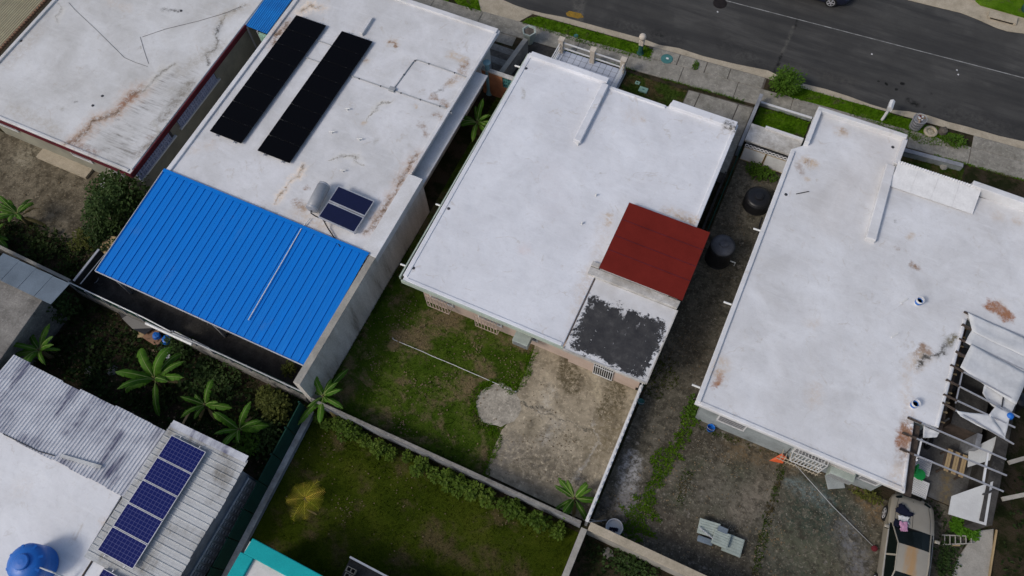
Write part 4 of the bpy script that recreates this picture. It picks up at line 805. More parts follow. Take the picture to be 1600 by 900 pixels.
gf = wall('grey wall carrying dark green sheet fence by the corrugated house', (-13.5, 5.05), (-12.98, -6), .24, .3, M['fence_base'], M['trim_dirty'], .02, 'sheet_fence', 'fence')
for k in range(9):
    a = Vector((-13.82, 5.0, 0)).lerp(Vector((-13.3, -6, 0)), k/9); b = Vector((-13.82, 5.0, 0)).lerp(Vector((-13.3, -6, 0)), (k+.97)/9)
    mk('sheet', beam((a.x+.16, a.y, .95), (b.x+.16, b.y, .95), .04, 1.3), M['green_fence'], gf); mk('post', boxv(a.x+.08, a.x+.14, a.y-.06, a.y, 0, 1.65), M['green_fence'], gf)
bf = wall('low stained wall with green panels behind the blue roof', (-26.9, 5.5), (-13.9, 5.42), .14, .7, M['conc'], None, 0, 'panel_fence', 'fence')
for k in range(13):
    if k in (5,): continue
    x = -26.85+k*1.0; mk('panel', beam((x, 5.52, .95), (x+.94, 5.5, .95+random.uniform(-.05, .05)), .04, .9), M['green_fence'] if k not in (6, 7) else M['wall_white'], bf)
    mk('post', boxv(x-.04, x+.02, 5.44, 5.5, 0, 1.45), M['steel'], bf)
mk('top_pipe', tubev([(-26.9, 5.52, 1.42), (-22.5, 5.5, 1.42), (-21, 5.45, 1.3)], .03, 8), M['pvc_white'], bf)
mk('top_pipe', tubev([(-20.8, 5.42, 1.42), (-18.0, 5.46, 1.45), (-13.9, 5.46, 1.42)], .035, 8), M['pvc'], bf)
wall('thin concrete wall behind the banana clump', (-33, 5.72), (-26.95, 5.62), .12, 1.3, M['conc'], M['conc_light'], .04)
w2 = wall('grey wall with rail beside the blue roof corner', (-26.85, 5.7), (-26.8, 7.6), .1, 1.2, M['conc_dark'], M['steel'], .02); mk('rail', tubev([(-26.4, 5.7, 1.3), (-26.3, 7.6, 1.3)], .025, 8), M['steel'], w2)
wall('dark grey garden wall between two front paths', (-13.35, 27.95), (-13.68, 24.6), .26, .95, M['conc'], M['conc_light'], .0)
ow = thing('orange_wall', 'peeling orange wall with breeze block window between houses', 'wall', (-13.2, 24.5, 0))
mk('body', join(boxv(-14.3, -13.1, 24.42, 24.56, 0, 1.85), boxv(-13.1, -12.1, 24.42, 24.56, 0, 1.0), boxv(-12.25, -12.1, 24.42, 24.56, 1.0, 1.85)), M['orange_wall'], ow); mk('top', boxv(-14.3, -12.08, 24.38, 24.6, 1.85, 1.93), M['trim_dirty'], ow)
b0 = None
for i in range(3):
    for j in range(3):
        g = join(boxv(0, .28, 0, .08, 0, .05), boxv(0, .28, 0, .08, .23, .28), boxv(0, .05, 0, .08, .05, .23), boxv(.23, .28, 0, .08, .05, .23), beam((.05, .04, .05), (.23, .04, .23), .03, .03))
        v = Vector((-13.09+i*.28, 24.45, 1.0+j*.28))-Vector((-13.2, 24.5, 0))
        if b0 is None: b0 = mk('breeze_block', g, M['teal_lid'], ow); b0.data.transform(Matrix.Translation(Vector((-13.2, 24.5, 0)))); b0.location = v
        else: inst(b0, ow, v)
stp = thing('front_steps', 'brown concrete front steps beside the teal column', 'steps', (-14.6, 26.9, 0))
for k in range(5): mk('tread', boxv(-15.6, -13.75, 25.2+k*.5, 25.68+k*.5, 0, .5-k*.1), M['stone'] if k % 2 else M['conc'], stp)
vs = thing('planter', 'tall pale green planter at the pavement end of the garden wall', 'planter', (-13.45, 28.6, 0))
mk('pot', lathe(-13.45, 28.6, [(.22, 0), (.24, .1), (.4, .8), (.42, .95), (.34, .95), (.3, .85)], 6), M['scrap'], vs); mk('soil', lathe(-13.45, 28.6, [(.33, .86), (.1, .9)], 6), M['stone'], vs)
wall('blue grey front wall beside the walled lawn', (-.52, 25.9), (-.5, 29.5), .14, .8, M['sheet_blue_grey'], M['fence_base'], .04)
wall('thin pale wall between pavement and walled lawn', (-.38, 29.5), (2.35, 29.55), .1, .2, M['wall_grey4'], M['trim_white'], .02)
wall('low grey kerb wall before the weedy front garden', (6.9, 29.3), (10.0, 29.55), .2, .35, M['wall_grey4'], M['fence_base'], .04); 
rl = thing('side_rail', 'short white railing at the right of the walled lawn', 'railing', (2.42, 28.5, 0))
for q in (.25, .5): mk('rail', tubev([(2.42, 27.6, q), (2.42, 29.5, q)], .025, 8), M['white_metal'], rl)
for yy in (27.65, 28.5, 29.45): mk('post', tubev([(2.42, yy, 0), (2.42, yy, .55)], .03, 8), M['white_metal'], rl)
pr_ = thing('porch_slab', 'low dirty white porch slab beside the walled lawn', 'porch', (1, 26.9, 0))
mk('slab', prism([(-.4, 25.85), (2.15, 25.85), (2.25, 26.95), (-.4, 26.95)], 1.4, 1.53), M['trim_dirty'], pr_, bevel=.02); mk('lip', beam((.3, 26.92, 1.58), (2.22, 26.92, 1.58), .14, .12), M['trim_white'], pr_)
for x in (-.2, 2.05): mk('pillar', boxv(x-.1, x+.1, 26.7, 26.9, 0, 1.41), M['wall_white'], pr_)
gt = thing('side_gate', 'white double gate with pierced block band above', 'gate', (.9, 25.78, 0))
for x0, x1 in ((-.3, .82), (.86, 2.05)):
    lf = mk('leaf', boxv(x0, x1, 25.75, 25.8, .06, 1.12), M['white_metal'], gt); mk('frame', join(boxv(x0, x0+.03, 25.73, 25.75, .06, 1.12), boxv(x1-.03, x1, 25.73, 25.75, .06, 1.12), boxv(x0+.03, x1-.03, 25.73, 25.75, 1.09, 1.12), boxv(x0+.03, x1-.03, 25.73, 25.75, .06, .09)), M['timber_cream'], lf)
mk('band', boxv(-.3, 2.05, 25.77, 25.81, 1.12, 1.39), M['steel_dark'], gt)
for k in range(12):
    Vt, Ft = torus(0, 0, 0, .085, .022, 12, 6); mk('pierced_block', ([(-.2+k*.195+a, 25.76+c, 1.255+b) for a, b, c in Vt], Ft), M['trim_white'], gt)

# ---------------------------------------------------------------- vegetation
def leafcloud(n, rx, ry, rz, ls, seed, lobes=7, up=.5, flat=.7):
    "many small folded leaves through lobed volumes"
    R = random.Random(seed); V, F = [], []
    L = [(R.uniform(-.55, .55)*rx, R.uniform(-.55, .55)*ry, R.uniform(.25, .8)*rz, R.uniform(.35, .62)) for _ in range(lobes)]
    for _ in range(n):
        lx, ly, lz, lr = R.choice(L)
        while True:
            a, b, c = R.uniform(-1, 1), R.uniform(-1, 1), R.uniform(-1, 1); q = a*a+b*b+c*c
            if .25 < q < 1: break
        p = Vector((lx+a*lr*rx, ly+b*lr*ry, max(.03, lz+c*lr*rz*.8)))
        d = Vector((a+R.uniform(-.6, .6), b+R.uniform(-.6, .6), R.uniform(-.5, .6)*flat)).normalized(); s = d.cross(Vector((R.uniform(-.5, .5), R.uniform(-.5, .5), 1))).normalized()
        l = ls*R.uniform(.6, 1.3); wd = l*R.uniform(.28, .42); nn = s.cross(d)
        i = len(V); V += [tuple(p), tuple(p+d*l*.5+s*wd+nn*l*.08), tuple(p+d*l+nn*-.1*l), tuple(p+d*l*.5-s*wd+nn*l*.08)]
        F += [(i, i+1, i+2), (i, i+2, i+3)]
    return V, F
def bush(name, label, x, y, rx, ry, rz, mat, n=700, ls=.16, seed=1, lobes=8, cat='shrub', group=None, stem=.03):
    t = thing(name, label, cat, (0, 0, 0), group)
    mk('foliage', leafcloud(n, rx, ry, rz, ls, seed, lobes), M[mat], t)
    R = random.Random(seed); g = []
    for _ in range(6): e = Vector((R.uniform(-.5, .5)*rx, R.uniform(-.5, .5)*ry, rz*R.uniform(.5, .9))); g.append(tubev([(0, 0, -.02), tuple(e*.5+Vector((0, 0, .1*rz))), tuple(e)], [stem, stem*.7, stem*.3], 6))
    mk('stem', join(*g), M['bark'], t); t.location = (x, y, 0); return t
def banana_leaf(L, wd, elev, droop, R, n=15, torn=.5, fold=.35):
    "paddle shaped blade, both halves hanging off the midrib and torn into strips"
    sp, ang, p = [], elev, Vector((0, 0, 0))
    for i in range(n+1):
        sp.append(p.copy()); t = i/n; p = p+Vector((math.cos(ang), 0, math.sin(ang)))*(L/n); ang -= droop/n*(.4+1.2*t)
    def hw(t): return wd*(0 if t < .1 else min(1, ((t-.1)/.16)**.7))*(1 if t < .68 else max(.04, 1-((t-.68)/.32)**2.1))
    V, F = [tuple(q) for q in sp], []
    for s in (-1, 1):
        shift = 0
        for i in range(n):
            t0, t1 = i/n, (i+1)/n; a, b = hw(t0+.001), hw(min(t1, .995))
            if b < .004: continue
            if R.random() < torn: shift = R.uniform(-.35, .2)*wd
            g = 1-R.uniform(0, .16); dr = fold*(1+R.uniform(-.5, .7)*torn)
            def P(q, h, k, sh): return (q.x+sh*k+.25*h*k, s*h*k*g, q.z-h*k*k*dr+.12*h*(k < .6))
            m0 = len(V); V += [P(sp[i], a, .5, shift*.2), P(sp[i+1], b, .5, shift*.2), P(sp[i], a, 1, shift+.05*wd*(R.random() < torn)), P(sp[i+1], b, 1, shift-.05*wd*(R.random() < torn))]
            q1, q2 = (i, i+1, m0+1, m0), (m0, m0+1, m0+3, m0+2); F += [q1, q2] if s > 0 else [q1[::-1], q2[::-1]]
    return V, F
def banana(label, px, py, h, nl, L, seed, dry=1, name='banana_plant', spread=1.0, az0=None):
    R = random.Random(seed); t = thing(name, label, 'banana plant', (0, 0, 0), 'banana plants')
    mk('pseudostem', lathe(0, 0, [(.13, 0), (.11, h*.5), (.08, h), (.04, h+.15)], 10), M['pseudostem'], t, smooth=True)
    for k in range(nl+2):
        az = (az0 or 0)+k*2.4+R.uniform(-.8, .8); el = R.uniform(.1, 1.05) if k < nl-2 else R.uniform(.9, 1.25)
        l = L*R.uniform(.5, .95); g = banana_leaf(l, l*R.uniform(.085, .125), el, R.uniform(.8, 1.9)*spread, R, torn=R.uniform(.1, .8))
        c, s = math.cos(az), math.sin(az); g = ([(x*c-y*s, x*s+y*c, z+h) for x, y, z in g[0]], g[1])
        lf = mk('leaf', g, M['banana'], t, smooth=True)
        sp = g[0][:16]; mk('midrib', tubev([(a, b, c_+.004) for a, b, c_ in sp], [.024-.0013*i for i in range(16)], 5), M['midrib'], lf)
    for k in range(dry):
        az = R.uniform(0, 6.28); g = banana_leaf(L*.8, L*.06, -.3, 1.2, R, torn=.6); c, s = math.cos(az), math.sin(az)
        mk('leaf', ([(x*c-y*s, x*s+y*c, max(.02, z+h*.8)) for x, y, z in g[0]], g[1]), M['banana_dry'], t, smooth=True)
    p = W(px, py, 0); t.location = (p.x, p.y, 0); return t
banana('banana plant at the foot of the streaked wall on the patchy lawn', 514, 630, 1.0, 10, 1.84, 3, az0=.3)
banana('young banana plant in the corner of the stained patio', 897, 782, .45, 9, 1.37, 5, 1, az0=2.5)
banana('banana plant squeezed between orange wall and white house', 748, 212, 1.1, 10, 1.58, 8, 0, az0=1)
banana('banana plant beside the concrete shed and green shrubs', 85, 562, 1.2, 11, 1.68, 13, 1, az0=2)
banana('spreading banana plant with arching leaves by dumped boxes', 258, 604, 1.0, 10, 2.21, 21, 2, spread=1.2, az0=.9)
banana('banana plant near the ridge of the side zinc roof', 385, 680, .9, 9, 1.68, 34, 2, az0=.5)
banana('banana plant behind the thin concrete wall', 48, 352, 1.1, 11, 1.68, 41, 2, az0=1.5)
banana('yellow leaved banana plant at the picture side of the clump', 8, 378, .8, 9, 1.37, 47, 2, az0=.2)['label'] = 'smaller banana plant with dry leaves behind the thin wall'
banana('lush banana plant in the gap close to the dark shrubs', 330, 640, .7, 9, 1.5, 71, 2, az0=.7)
banana('banana seedling beside the corrugated house corner', 15, 585, .5, 8, 1.16, 52, 1)
banana('banana shoot growing under the cream shed eave', 40, 40, 1.9, 6, 0.84, 58, 0)
# hedge of small shrubs: three bodies, many copies
hb = [bush('hedge_shrub', 'small leafy shrub in the row along the concrete back wall', 0, 0, .42, .38, .75, 'leaf_hedge', 260, .15, 60+i, 6, 'shrub', 'shrubs along the back wall') for i in range(4)]
R = random.Random(5); xs = []; x = -13.05
while x < -1.3: xs.append(x); x += (R.uniform(.36, .5) if x < -9.6 else R.uniform(.5, .85))
for i, x in enumerate(xs):
    t = hb[i] if i < 4 else copy_tree(hb[i % 4]); sc_ = R.uniform(.65, 1.15)
    t.location = (x, 4.9+R.uniform(-.12, .1), 0); t.rotation_euler = (0, 0, R.uniform(0, 6.28)); t.scale = (sc_, sc_, sc_*R.uniform(.8, 1.2))
def at(px, py): p = W(px, py); return p.x, p.y
# tree behind the maroon edged house
tr = thing('garden_tree', 'dense dark green garden tree beside the blue roof', 'tree', (0, 0, 0))
mk('trunk', join(tubev([(0, 0, 0), (.05, .02, .9), (.0, .1, 1.7)], [.11, .09, .06], 9), *[tubev([(.02, .05, 1.0+.1*k), (.5*math.cos(k*1.3), .6*math.sin(k*1.3), 1.7), (.9*math.cos(k*1.3), 1.1*math.sin(k*1.3), 2.3)], [.06, .045, .015], 6) for k in range(5)]), M['bark'], tr)
g = leafcloud(3600, 1.35, 1.7, 2.6, .17, 77, 16); mk('crown', g, M['leaf_dark'], tr); tr.location = (*at(197, 335), 0)
bush('climbing_shrub', 'low dark shrub against the blue roof edge', *at(170, 372), 1.1, .9, 1.1, 'leaf_dark', 1200, .15, 81, 12)
bush('weed_shrub', 'olive shrub on the shaded ground near the tan board', *at(140, 380), .8, .8, .8, 'leaf_olive', 500, .14, 82)
bush('olive_shrub', 'tall olive shrub beside the dark green sheet fence', *at(432, 640), .9, .8, 1.5, 'leaf_olive', 1100, .14, 83, 12)
bush('dark_shrub', 'dark shrub below the tall olive shrub', *at(415, 685), .9, .8, 1.0, 'leaf_dark', 800, .15, 84, 10)
bush('weed_shrub', 'leafy weed clump at the corner of the blue roof patio', *at(456, 580), .4, .35, .7, 'leaf_olive', 220, .12, 85)
bush('weed_shrub', 'leafy weed clump beside the dumped boxes', *at(285, 545), .8, .6, .8, 'leaf_dark', 500, .15, 86)
bush('weed_shrub', 'dark bush next to the concrete shed wall', *at(100, 490), 1.0, .9, 1.4, 'leaf_dark', 900, .16, 87, 12)
bush('weed_shrub', 'creeping bush in front of the leaning green panels', *at(335, 590), 1.4, .8, .5, 'leaf_dark', 800, .15, 88, 12)
bush('weed_shrub', 'bright bush at the edge of the side zinc roof', *at(395, 690), .7, .6, .8, 'leaf_bright', 380, .17, 89)
bush('weed_shrub', 'dim bush under the zinc roof edge', *at(20, 620), .9, .7, 1.0, 'leaf_dark', 500, .16, 90)
bush('flowering_bush', 'round bright green bush beside the kerb and walled lawn', *at(1222, 142), .95, .8, 1.35, 'leaf_bright', 1900, .12, 91, 14, 'bush')
fb = [o for o in C.objects if o.name.startswith('flowering_bush')][0]; mk('dry_leaves', ([(x+.95*0-.2, y-.3, z) for x, y, z in leafcloud(260, .7, .5, .9, .1, 92, 6)[0]], leafcloud(260, .7, .5, .9, .1, 92, 6)[1]), M['banana_dry'], fb).location = -fb.location*0
bush('fern_clump', 'bright green fern clump below the white board', *at(1503, 826), .6, .35, .4, 'fern', 900, .14, 93, 9, 'fern')
bush('ivy_patch', 'dark leafy growth between the tan car and ladder', *at(1480, 870), .5, 1.1, .3, 'leaf_dark', 500, .12, 94, 10)
bush('weed_shrub', 'weed clump under the corner of the rust marked house', *at(1085, 640), .5, .6, .25, 'leaf_bright', 380, .12, 95, 8)
bush('weed_shrub', 'weeds at the foot of the side gate', *at(1185, 272), .9, .4, .45, 'leaf_bright', 450, .14, 96, 9)
bush('weed_shrub', 'tiny weed tuft in the pavement joint', *at(1086, 104), .18, .4, .14, 'leaf_bright', 150, .09, 97, 6)
bush('weed_shrub', 'weeds around the stone behind the litter basket', *at(1488, 222), .7, .4, .35, 'leaf_bright', 420, .12, 98, 8)
bush('weed_shrub', 'straggling weeds in the lower lot under the thick wall', *at(985, 880), 1.2, .7, .5, 'leaf_dark', 600, .14, 99, 12)
bush('weed_shrub', 'weeds at the tan car front wheel and wall', *at(1355, 775), .7, .25, .2, 'leaf_olive', 260, .1, 100, 8)
# small palm
pm = thing('small_palm', 'small yellowing palm alone on the dark lawn', 'palm', (0, 0, 0)); R = random.Random(4)
mk('trunk', lathe(0, 0, [(.12, 0), (.1, .3), (.05, .45)], 10), M['bark'], pm)
for k in range(9):
    az = k*2.4+.4; el = R.uniform(.35, 1.05); L = R.uniform(.75, 1.05); V, F = [], []; sp = []; p = Vector((0, 0, .4)); an = el
    for i in range(15): sp.append(p.copy()); p = p+Vector((math.cos(az)*math.cos(an), math.sin(az)*math.cos(an), math.sin(an)))*(L/14); an -= 1.3/14
    sd = Vector((-math.sin(az), math.cos(az), 0)); g = [tubev([tuple(q) for q in sp], [.016-.0009*i for i in range(15)], 5)]
    for i in range(2, 15):
        for s_ in (-1, 1):
            fw = (sp[min(i+1, 14)]-sp[i-1]).normalized(); l = .3*math.sin(PI*(i/15)**.7)+.1; e = sp[i]+(fw*.55+sd*s_*.8+Vector((0, 0, -.12))).normalized()*l; wv = fw*.011
            n0 = len(V); V += [tuple(sp[i]-wv), tuple(sp[i]+wv), tuple(e)]; F.append((n0, n0+1, n0+2))
    mk('frond', join(g[0], (V, F)), M['palm'], pm)
mk('dry_frond', ([(x*.9+.1, -y*.5-.35, max(.02, z*.1+.05)) for x, y, z in banana_leaf(.7, .08, .1, .2, R)[0]], banana_leaf(.7, .08, .1, .2, R)[1]), M['banana_dry'], pm)
q = W(481, 782); pm.location = (q.x, q.y, 0)

# grass blades: one mass per lawn
def blades(poly, dens, h, mat, label, seed, excl=None, wd=.018, z=.01, clump=.0):
    R = random.Random(seed); xs_ = [p[0] for p in poly]; ys_ = [p[1] for p in poly]; V, F = [], []
    def inside(x, y, P):
        c = False; n = len(P); j = n-1
        for i in range(n):
            if (P[i][1] > y) != (P[j][1] > y) and x < (P[j][0]-P[i][0])*(y-P[i][1])/(P[j][1]-P[i][1])+P[i][0]: c = not c
            j = i
        return c
    for _ in range(int((max(xs_)-min(xs_))*(max(ys_)-min(ys_))*dens)):
        x, y = R.uniform(min(xs_), max(xs_)), R.uniform(min(ys_), max(ys_))
        if not inside(x, y, poly) or (excl and any(inside(x, y, e) for e in excl)): continue
        for _k in range(3):
            a = R.uniform(0, 6.28); l = h*R.uniform(.5, 1.4); c, s = math.cos(a), math.sin(a); bx, by = x+R.uniform(-.04, .04), y+R.uniform(-.04, .04); ln = R.uniform(.3, 1.1)
            i = len(V); V += [(bx-s*wd, by+c*wd, z), (bx+s*wd, by-c*wd, z), (bx+c*l*ln, by+s*l*ln, z+l)]; F.append((i, i+1, i+2))
    return tag(mk('grass', (V, F), M[mat], None), label, 'grass', kind='stuff')
circ = [(cc.x+1.0*math.cos(a*.3), cc.y+1.0*math.sin(a*.3)) for a in range(21)]
blades(LAWN3, 55, .07, 'grass_yard', 'short patchy grass of the back lawn with brown spots', 1, [WP([(836, 540), (1003, 603), (919, 816), (758, 740), (770, 704), (784, 672), (812, 640), (806, 614), (822, 580)]), circ])
blades([(-13.1, -4), (-.7, -4), (-.7, 5.2), (-13.5, 5.2)], 45, .06, 'grass_back', 'dark short grass around the yellow palm', 2)
for i, (pl, lb) in enumerate(((V1, 'lush grass by the green lamp post'), (V2, 'lush grass around the white post and litter basket'), (V3, 'lush grass beside the driveway apron'), (F4, 'lush grass inside the walled front lawn'))): blades(pl, 170, .09, 'grass_lush', lb, 10+i, z=.03)
blades(F3, 150, .08, 'grass_front', 'short grass between balcony and driveway', 20); blades(F5, 110, .1, 'grass_front', 'weedy grass behind the low grey kerb wall', 21)
def strip(pts, wds):
    P1 = [W(*p) for p in pts]; P2, w2 = [], []; L, Rr = [], []
    for i in range(len(P1)-1):
        for k in range(4): P2.append(P1[i].lerp(P1[i+1], k/4)); w2.append(wds[i]*(1-k/4)+wds[i+1]*k/4)
    P2.append(P1[-1]); wds = w2+[wds[-1]]
    for i, p in enumerate(P2):
        d = (P2[min(i+1, len(P2)-1)]-P2[max(i-1, 0)]).normalized(); s = Vector((-d.y, d.x, 0)); L.append(tuple((p+s*wds[i]*random.uniform(.35, 1.5))[:2])); Rr.append(tuple((p-s*wds[i]*random.uniform(.35, 1.5))[:2]))
    return L+Rr[::-1]
blades(strip([(1082, 640), (1070, 675), (1060, 695), (1042, 715), (1025, 745), (1012, 780), (1000, 805), (985, 830), (990, 850)], [.3, .3, .4, .45, .4, .5, .7, .9, .5]), 300, .10, 'grass_lush', 'weedy green strip growing along the crack in the yard', 30, z=.015)
blades(strip([(1222, 725), (1215, 760), (1205, 790), (1195, 830), (1182, 870), (1180, 900)], [.2, .15, .18, .2, .25, .2]), 220, .07, 'grass_front', 'thin mossy strip along the second yard joint', 31, z=.015)
blades(strip([(1075, 735), (1065, 765), (1062, 790)], [.25, .2, .2]), 160, .06, 'grass_front', 'faint grassy spot between green strip and louvre heap', 32, z=.015)
blades(strip([(1090, 665), (1180, 700), (1240, 715)], [.15, .1, .2]), 160, .06, 'grass_front', 'weeds along the back wall of the rust marked house', 33, z=.015)
blades(strip([(1045, 560), (1030, 590), (1015, 620)], [.5, .6, .4]), 120, .07, 'grass_back', 'dark weeds beside the lattice wall corner', 34, z=.015)
def scatter(poly, n, size, mat, label, seed, name='leaf_litter', cat='leaf litter', lift=.02, up=.3, z=.02):
    R = random.Random(seed); x0, x1, y0, y1 = min(p[0] for p in poly), max(p[0] for p in poly), min(p[1] for p in poly), max(p[1] for p in poly); V, F = [], []
    cl = [(R.uniform(x0, x1), R.uniform(y0, y1), R.uniform(.3, 1.3)) for _ in range(max(6, n//60))]
    for _ in range(n):
        if R.random() < .7: a, b, c = R.choice(cl); x, y = R.gauss(a, c*.6), R.gauss(b, c*.6)
        else: x, y = R.uniform(x0, x1), R.uniform(y0, y1)
        if not (x0 < x < x1 and y0 < y < y1): continue
        a = R.uniform(0, 6.28); l = size*R.uniform(.4, 1.5); c, s_ = math.cos(a)*l, math.sin(a)*l; k = R.uniform(.3, .6); h = z+R.uniform(0, lift)
        i = len(V); V += [(x, y, h), (x+c*.5-s_*k, y+s_*.5+c*k, h+R.uniform(0, up)*l), (x+c, y+s_, h+R.uniform(0, up)*l), (x+c*.5+s_*k, y+s_*.5-c*k, h+R.uniform(0, up)*l)]; F += [(i, i+1, i+2), (i, i+2, i+3)]
    return tag(mk(name, (V, F), M[mat], None), label, cat, kind='stuff')
scatter([(-26.6, 1.6), (-14, 1.6), (-14, 5.3), (-26.6, 5.3)], 4200, .14, 'leaf_dim', 'tangle of low leafy weeds in the shaded yard', 101, 'ground_cover', 'weeds', .25, .8)
scatter([(-26.6, 1.6), (-14, 1.6), (-14, 5.3), (-26.6, 5.3)], 350, .16, 'leaf_dark', 'scattered brighter weed leaves in the shaded yard', 102, 'ground_cover', 'weeds', .5, .8)
scatter([(-26.6, 1.6), (-14, 1.6), (-14, 5.3), (-26.6, 5.3)], 700, .1, 'leaf_litter', 'dry leaf litter under the banana plants', 103)
scatter([(-34, 5.8), (-27, 5.8), (-27, 7.8), (-34, 7.8)], 1500, .14, 'leaf_dim', 'low weeds behind the thin concrete wall', 104, 'ground_cover', 'weeds', .35, .8)
scatter([(-36, 6.5), (-27.2, 6.5), (-27.2, 11.2), (-36, 11.2)], 500, .07, 'leaf_litter', 'dry leaves on the mottled tan patio', 105)
scatter([(-.2, 5.7), (10.6, 5.7), (10.6, 11.4), (-.2, 11.4)], 1000, .04, 'grit', 'pale grit and chips strewn over the yard concrete', 106, 'grit', 'grit')
scatter([(-.2, 5.7), (10.6, 5.7), (10.6, 11.4), (-.2, 11.4)], 700, .06, 'leaf_litter', 'brown leaf litter over the yard concrete', 107)
scatter([(-.1, 11.5), (1.6, 11.5), (1.6, 25), (-.1, 25)], 500, .06, 'leaf_litter', 'leaf litter along the side passage', 108)
scatter([(-5, 5.7), (-.7, 5.7), (-.7, 11.4), (-5, 11.4)], 260, .05, 'leaf_litter', 'few dry leaves on the stained patio', 109, z=.045)
scatter([(-.2, 1), (6, 1), (6, 5.1), (-.2, 5.1)], 1600, .13, 'leaf_dim', 'weeds covering the lower lot', 110, 'ground_cover', 'weeds', .3, .8)
scatter([(10.9, 5.8), (13.6, 5.8), (13.6, 12.5), (10.9, 12.5)], 700, .09, 'leaf_dark', 'low weeds round the tan car', 111, 'ground_cover', 'weeds', .08, .5)
scatter([(15.25, 5), (20, 5), (20, 25), (15.25, 25)], 2600, .13, 'leaf_dim', 'weeds beyond the blackened wall', 112, 'ground_cover', 'weeds', .3, .8)
scatter([(-13.4, 5.6), (-5.6, 5.6), (-5.6, 12), (-13.4, 12)], 900, .06, 'leaf_litter', 'dry clippings strewn on the patchy lawn', 113, z=.05)
scatter([(-13, -3), (-.8, -3), (-.8, 5), (-13, 5)], 500, .05, 'leaf_litter', 'sparse dry leaves on the dark lawn', 114, z=.05)
blades(strip([(835, 545), (822, 582), (806, 612), (770, 596), (745, 610), (738, 635), (745, 660), (775, 676), (782, 690), (765, 720), (757, 745)], [.18]*11), 260, .12, 'grass_lush', 'taller green grass fringing the round pad and patio', 40, z=.02)
blades(strip([(512, 600), (560, 520), (590, 470), (640, 390)], [.25]*4), 200, .13, 'grass_yard', 'taller grass along the streaked wall', 41, z=.02)
blades(strip([(560, 660), (650, 700), (750, 742)], [.2]*3), 200, .12, 'grass_yard', 'taller grass along the concrete back wall', 42, z=.02)
for i_, (u0_, lb) in enumerate(((-5.0, 'weeds in the pavement joint by the balcony'), (1.0, 'weeds in the pavement joint by the driveway'), (7.5, 'weeds in the pavement joint by the walled lawn'), (15.5, 'weeds in the pavement joint by the weedy garden'))): blades([SV(u0_, -2.52), SV(u0_+4.6, -2.5), SV(u0_+4.6, -2.4), SV(u0_, -2.42)], 420, .07, 'grass_lush', lb, 50+i_, z=.03)
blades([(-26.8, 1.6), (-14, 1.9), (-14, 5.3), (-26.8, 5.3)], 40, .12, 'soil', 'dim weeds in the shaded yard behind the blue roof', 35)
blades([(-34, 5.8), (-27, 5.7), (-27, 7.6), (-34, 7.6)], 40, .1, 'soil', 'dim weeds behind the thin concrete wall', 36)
# ---------------------------------------------------------------- street furniture and small things, front
p = W(1000, 84); x, y = p.x, p.y
t = thing('lamp_pedestal', 'dark teal pedestal with white lamp globe on the verge', 'lamp', (x, y, 0))
mk('base', lathe(x, y, [(.2, 0), (.2, .06), (.14, .1), (.12, .7), (.16, .74)], 8), M['teal_iron'], t); mk('collar', boxv(x-.13, x+.13, y-.13, y+.13, .74, 1.1), M['cream_post'], t, bevel=.02)
mk('globe', lathe(x, y, [(.1, 1.1), (.17, 1.18), (.2, 1.3), (.17, 1.42), (.1, 1.48), (.03, 1.5)], 18), M['cream_post'], t, smooth=True)
for px, py, r, lb in ((1042, 92, .33, 'round teal meter lid with white hatch on the pavement'), (900, 56, .13, 'small round teal lid in the bright verge')):
    p = W(px, py, .05); t = thing('water_meter', lb, 'water meter', (p.x, p.y, .0))
    mk('rim', lathe(p.x, p.y, [(r, 0), (r, .06), (r*.9, .075), (r*.88, .068)], 28), M['teal_lid'], t); mk('hatch', boxv(p.x-.05, p.x+.09, p.y-.03, p.y+.06, .06, .1), M['white_metal'] if r > .2 else M['teal_lid'], t)
p = W(1005, 141, .03); t = thing('utility_box', 'flat pale green utility cover on the front lawn', 'cover', (p.x, p.y, 0)); mk('lid', boxv(p.x-.24, p.x+.24, p.y-.17, p.y+.17, .0, .1), M['green_box'], t, bevel=.015); mk('handle', boxv(p.x-.06, p.x+.06, p.y-.02, p.y+.02, .1, .115), M['teal_lid'], t)
p = W(996, 130, .03); t = thing('meter_ring', 'small square pale green meter frame on the front lawn', 'cover', (p.x, p.y, 0)); mk('frame', join(boxv(p.x-.12, p.x+.12, p.y-.1, p.y-.05, 0, .08), boxv(p.x-.12, p.x+.12, p.y+.05, p.y+.1, 0, .08), boxv(p.x-.12, p.x-.06, p.y-.05, p.y+.05, 0, .08), boxv(p.x+.06, p.x+.12, p.y-.05, p.y+.05, 0, .08)), M['green_box'], t)
p = W(1378, 188); x, y = p.x, p.y; t = thing('mailbox', 'white mailbox on a white angled post by the kerb', 'mailbox', (x, y, 0))
mk('post', beam((x, y, 0), (x+.03, y+.05, .85), .13, .13), M['white_metal'], t, bevel=.01); mk('bracket', boxv(x-.1, x+.14, y-.06, y+.2, .85, .92), M['steel'], t)
mk('box', ([(x+a, y+b, c) for a, b, c in ((-.1, -.12, .92), (.14, -.12, .92), (.14, .42, .92), (-.1, .42, .92), (-.1, -.12, 1.15), (.14, -.12, 1.15), (.14, .42, 1.15), (-.1, .42, 1.15), (.02, -.12, 1.24), (.02, .42, 1.24))], [(3, 2, 1, 0), (0, 1, 5, 8, 4), (2, 3, 7, 9, 6), (1, 2, 6, 5), (3, 0, 4, 7), (5, 6, 9, 8), (4, 8, 9, 7)]), M['white_metal'], t)
p = W(1428, 200); x, y = p.x, p.y; t = thing('litter_basket', 'wire litter basket full of rubbish on the verge', 'basket', (x, y, 0))
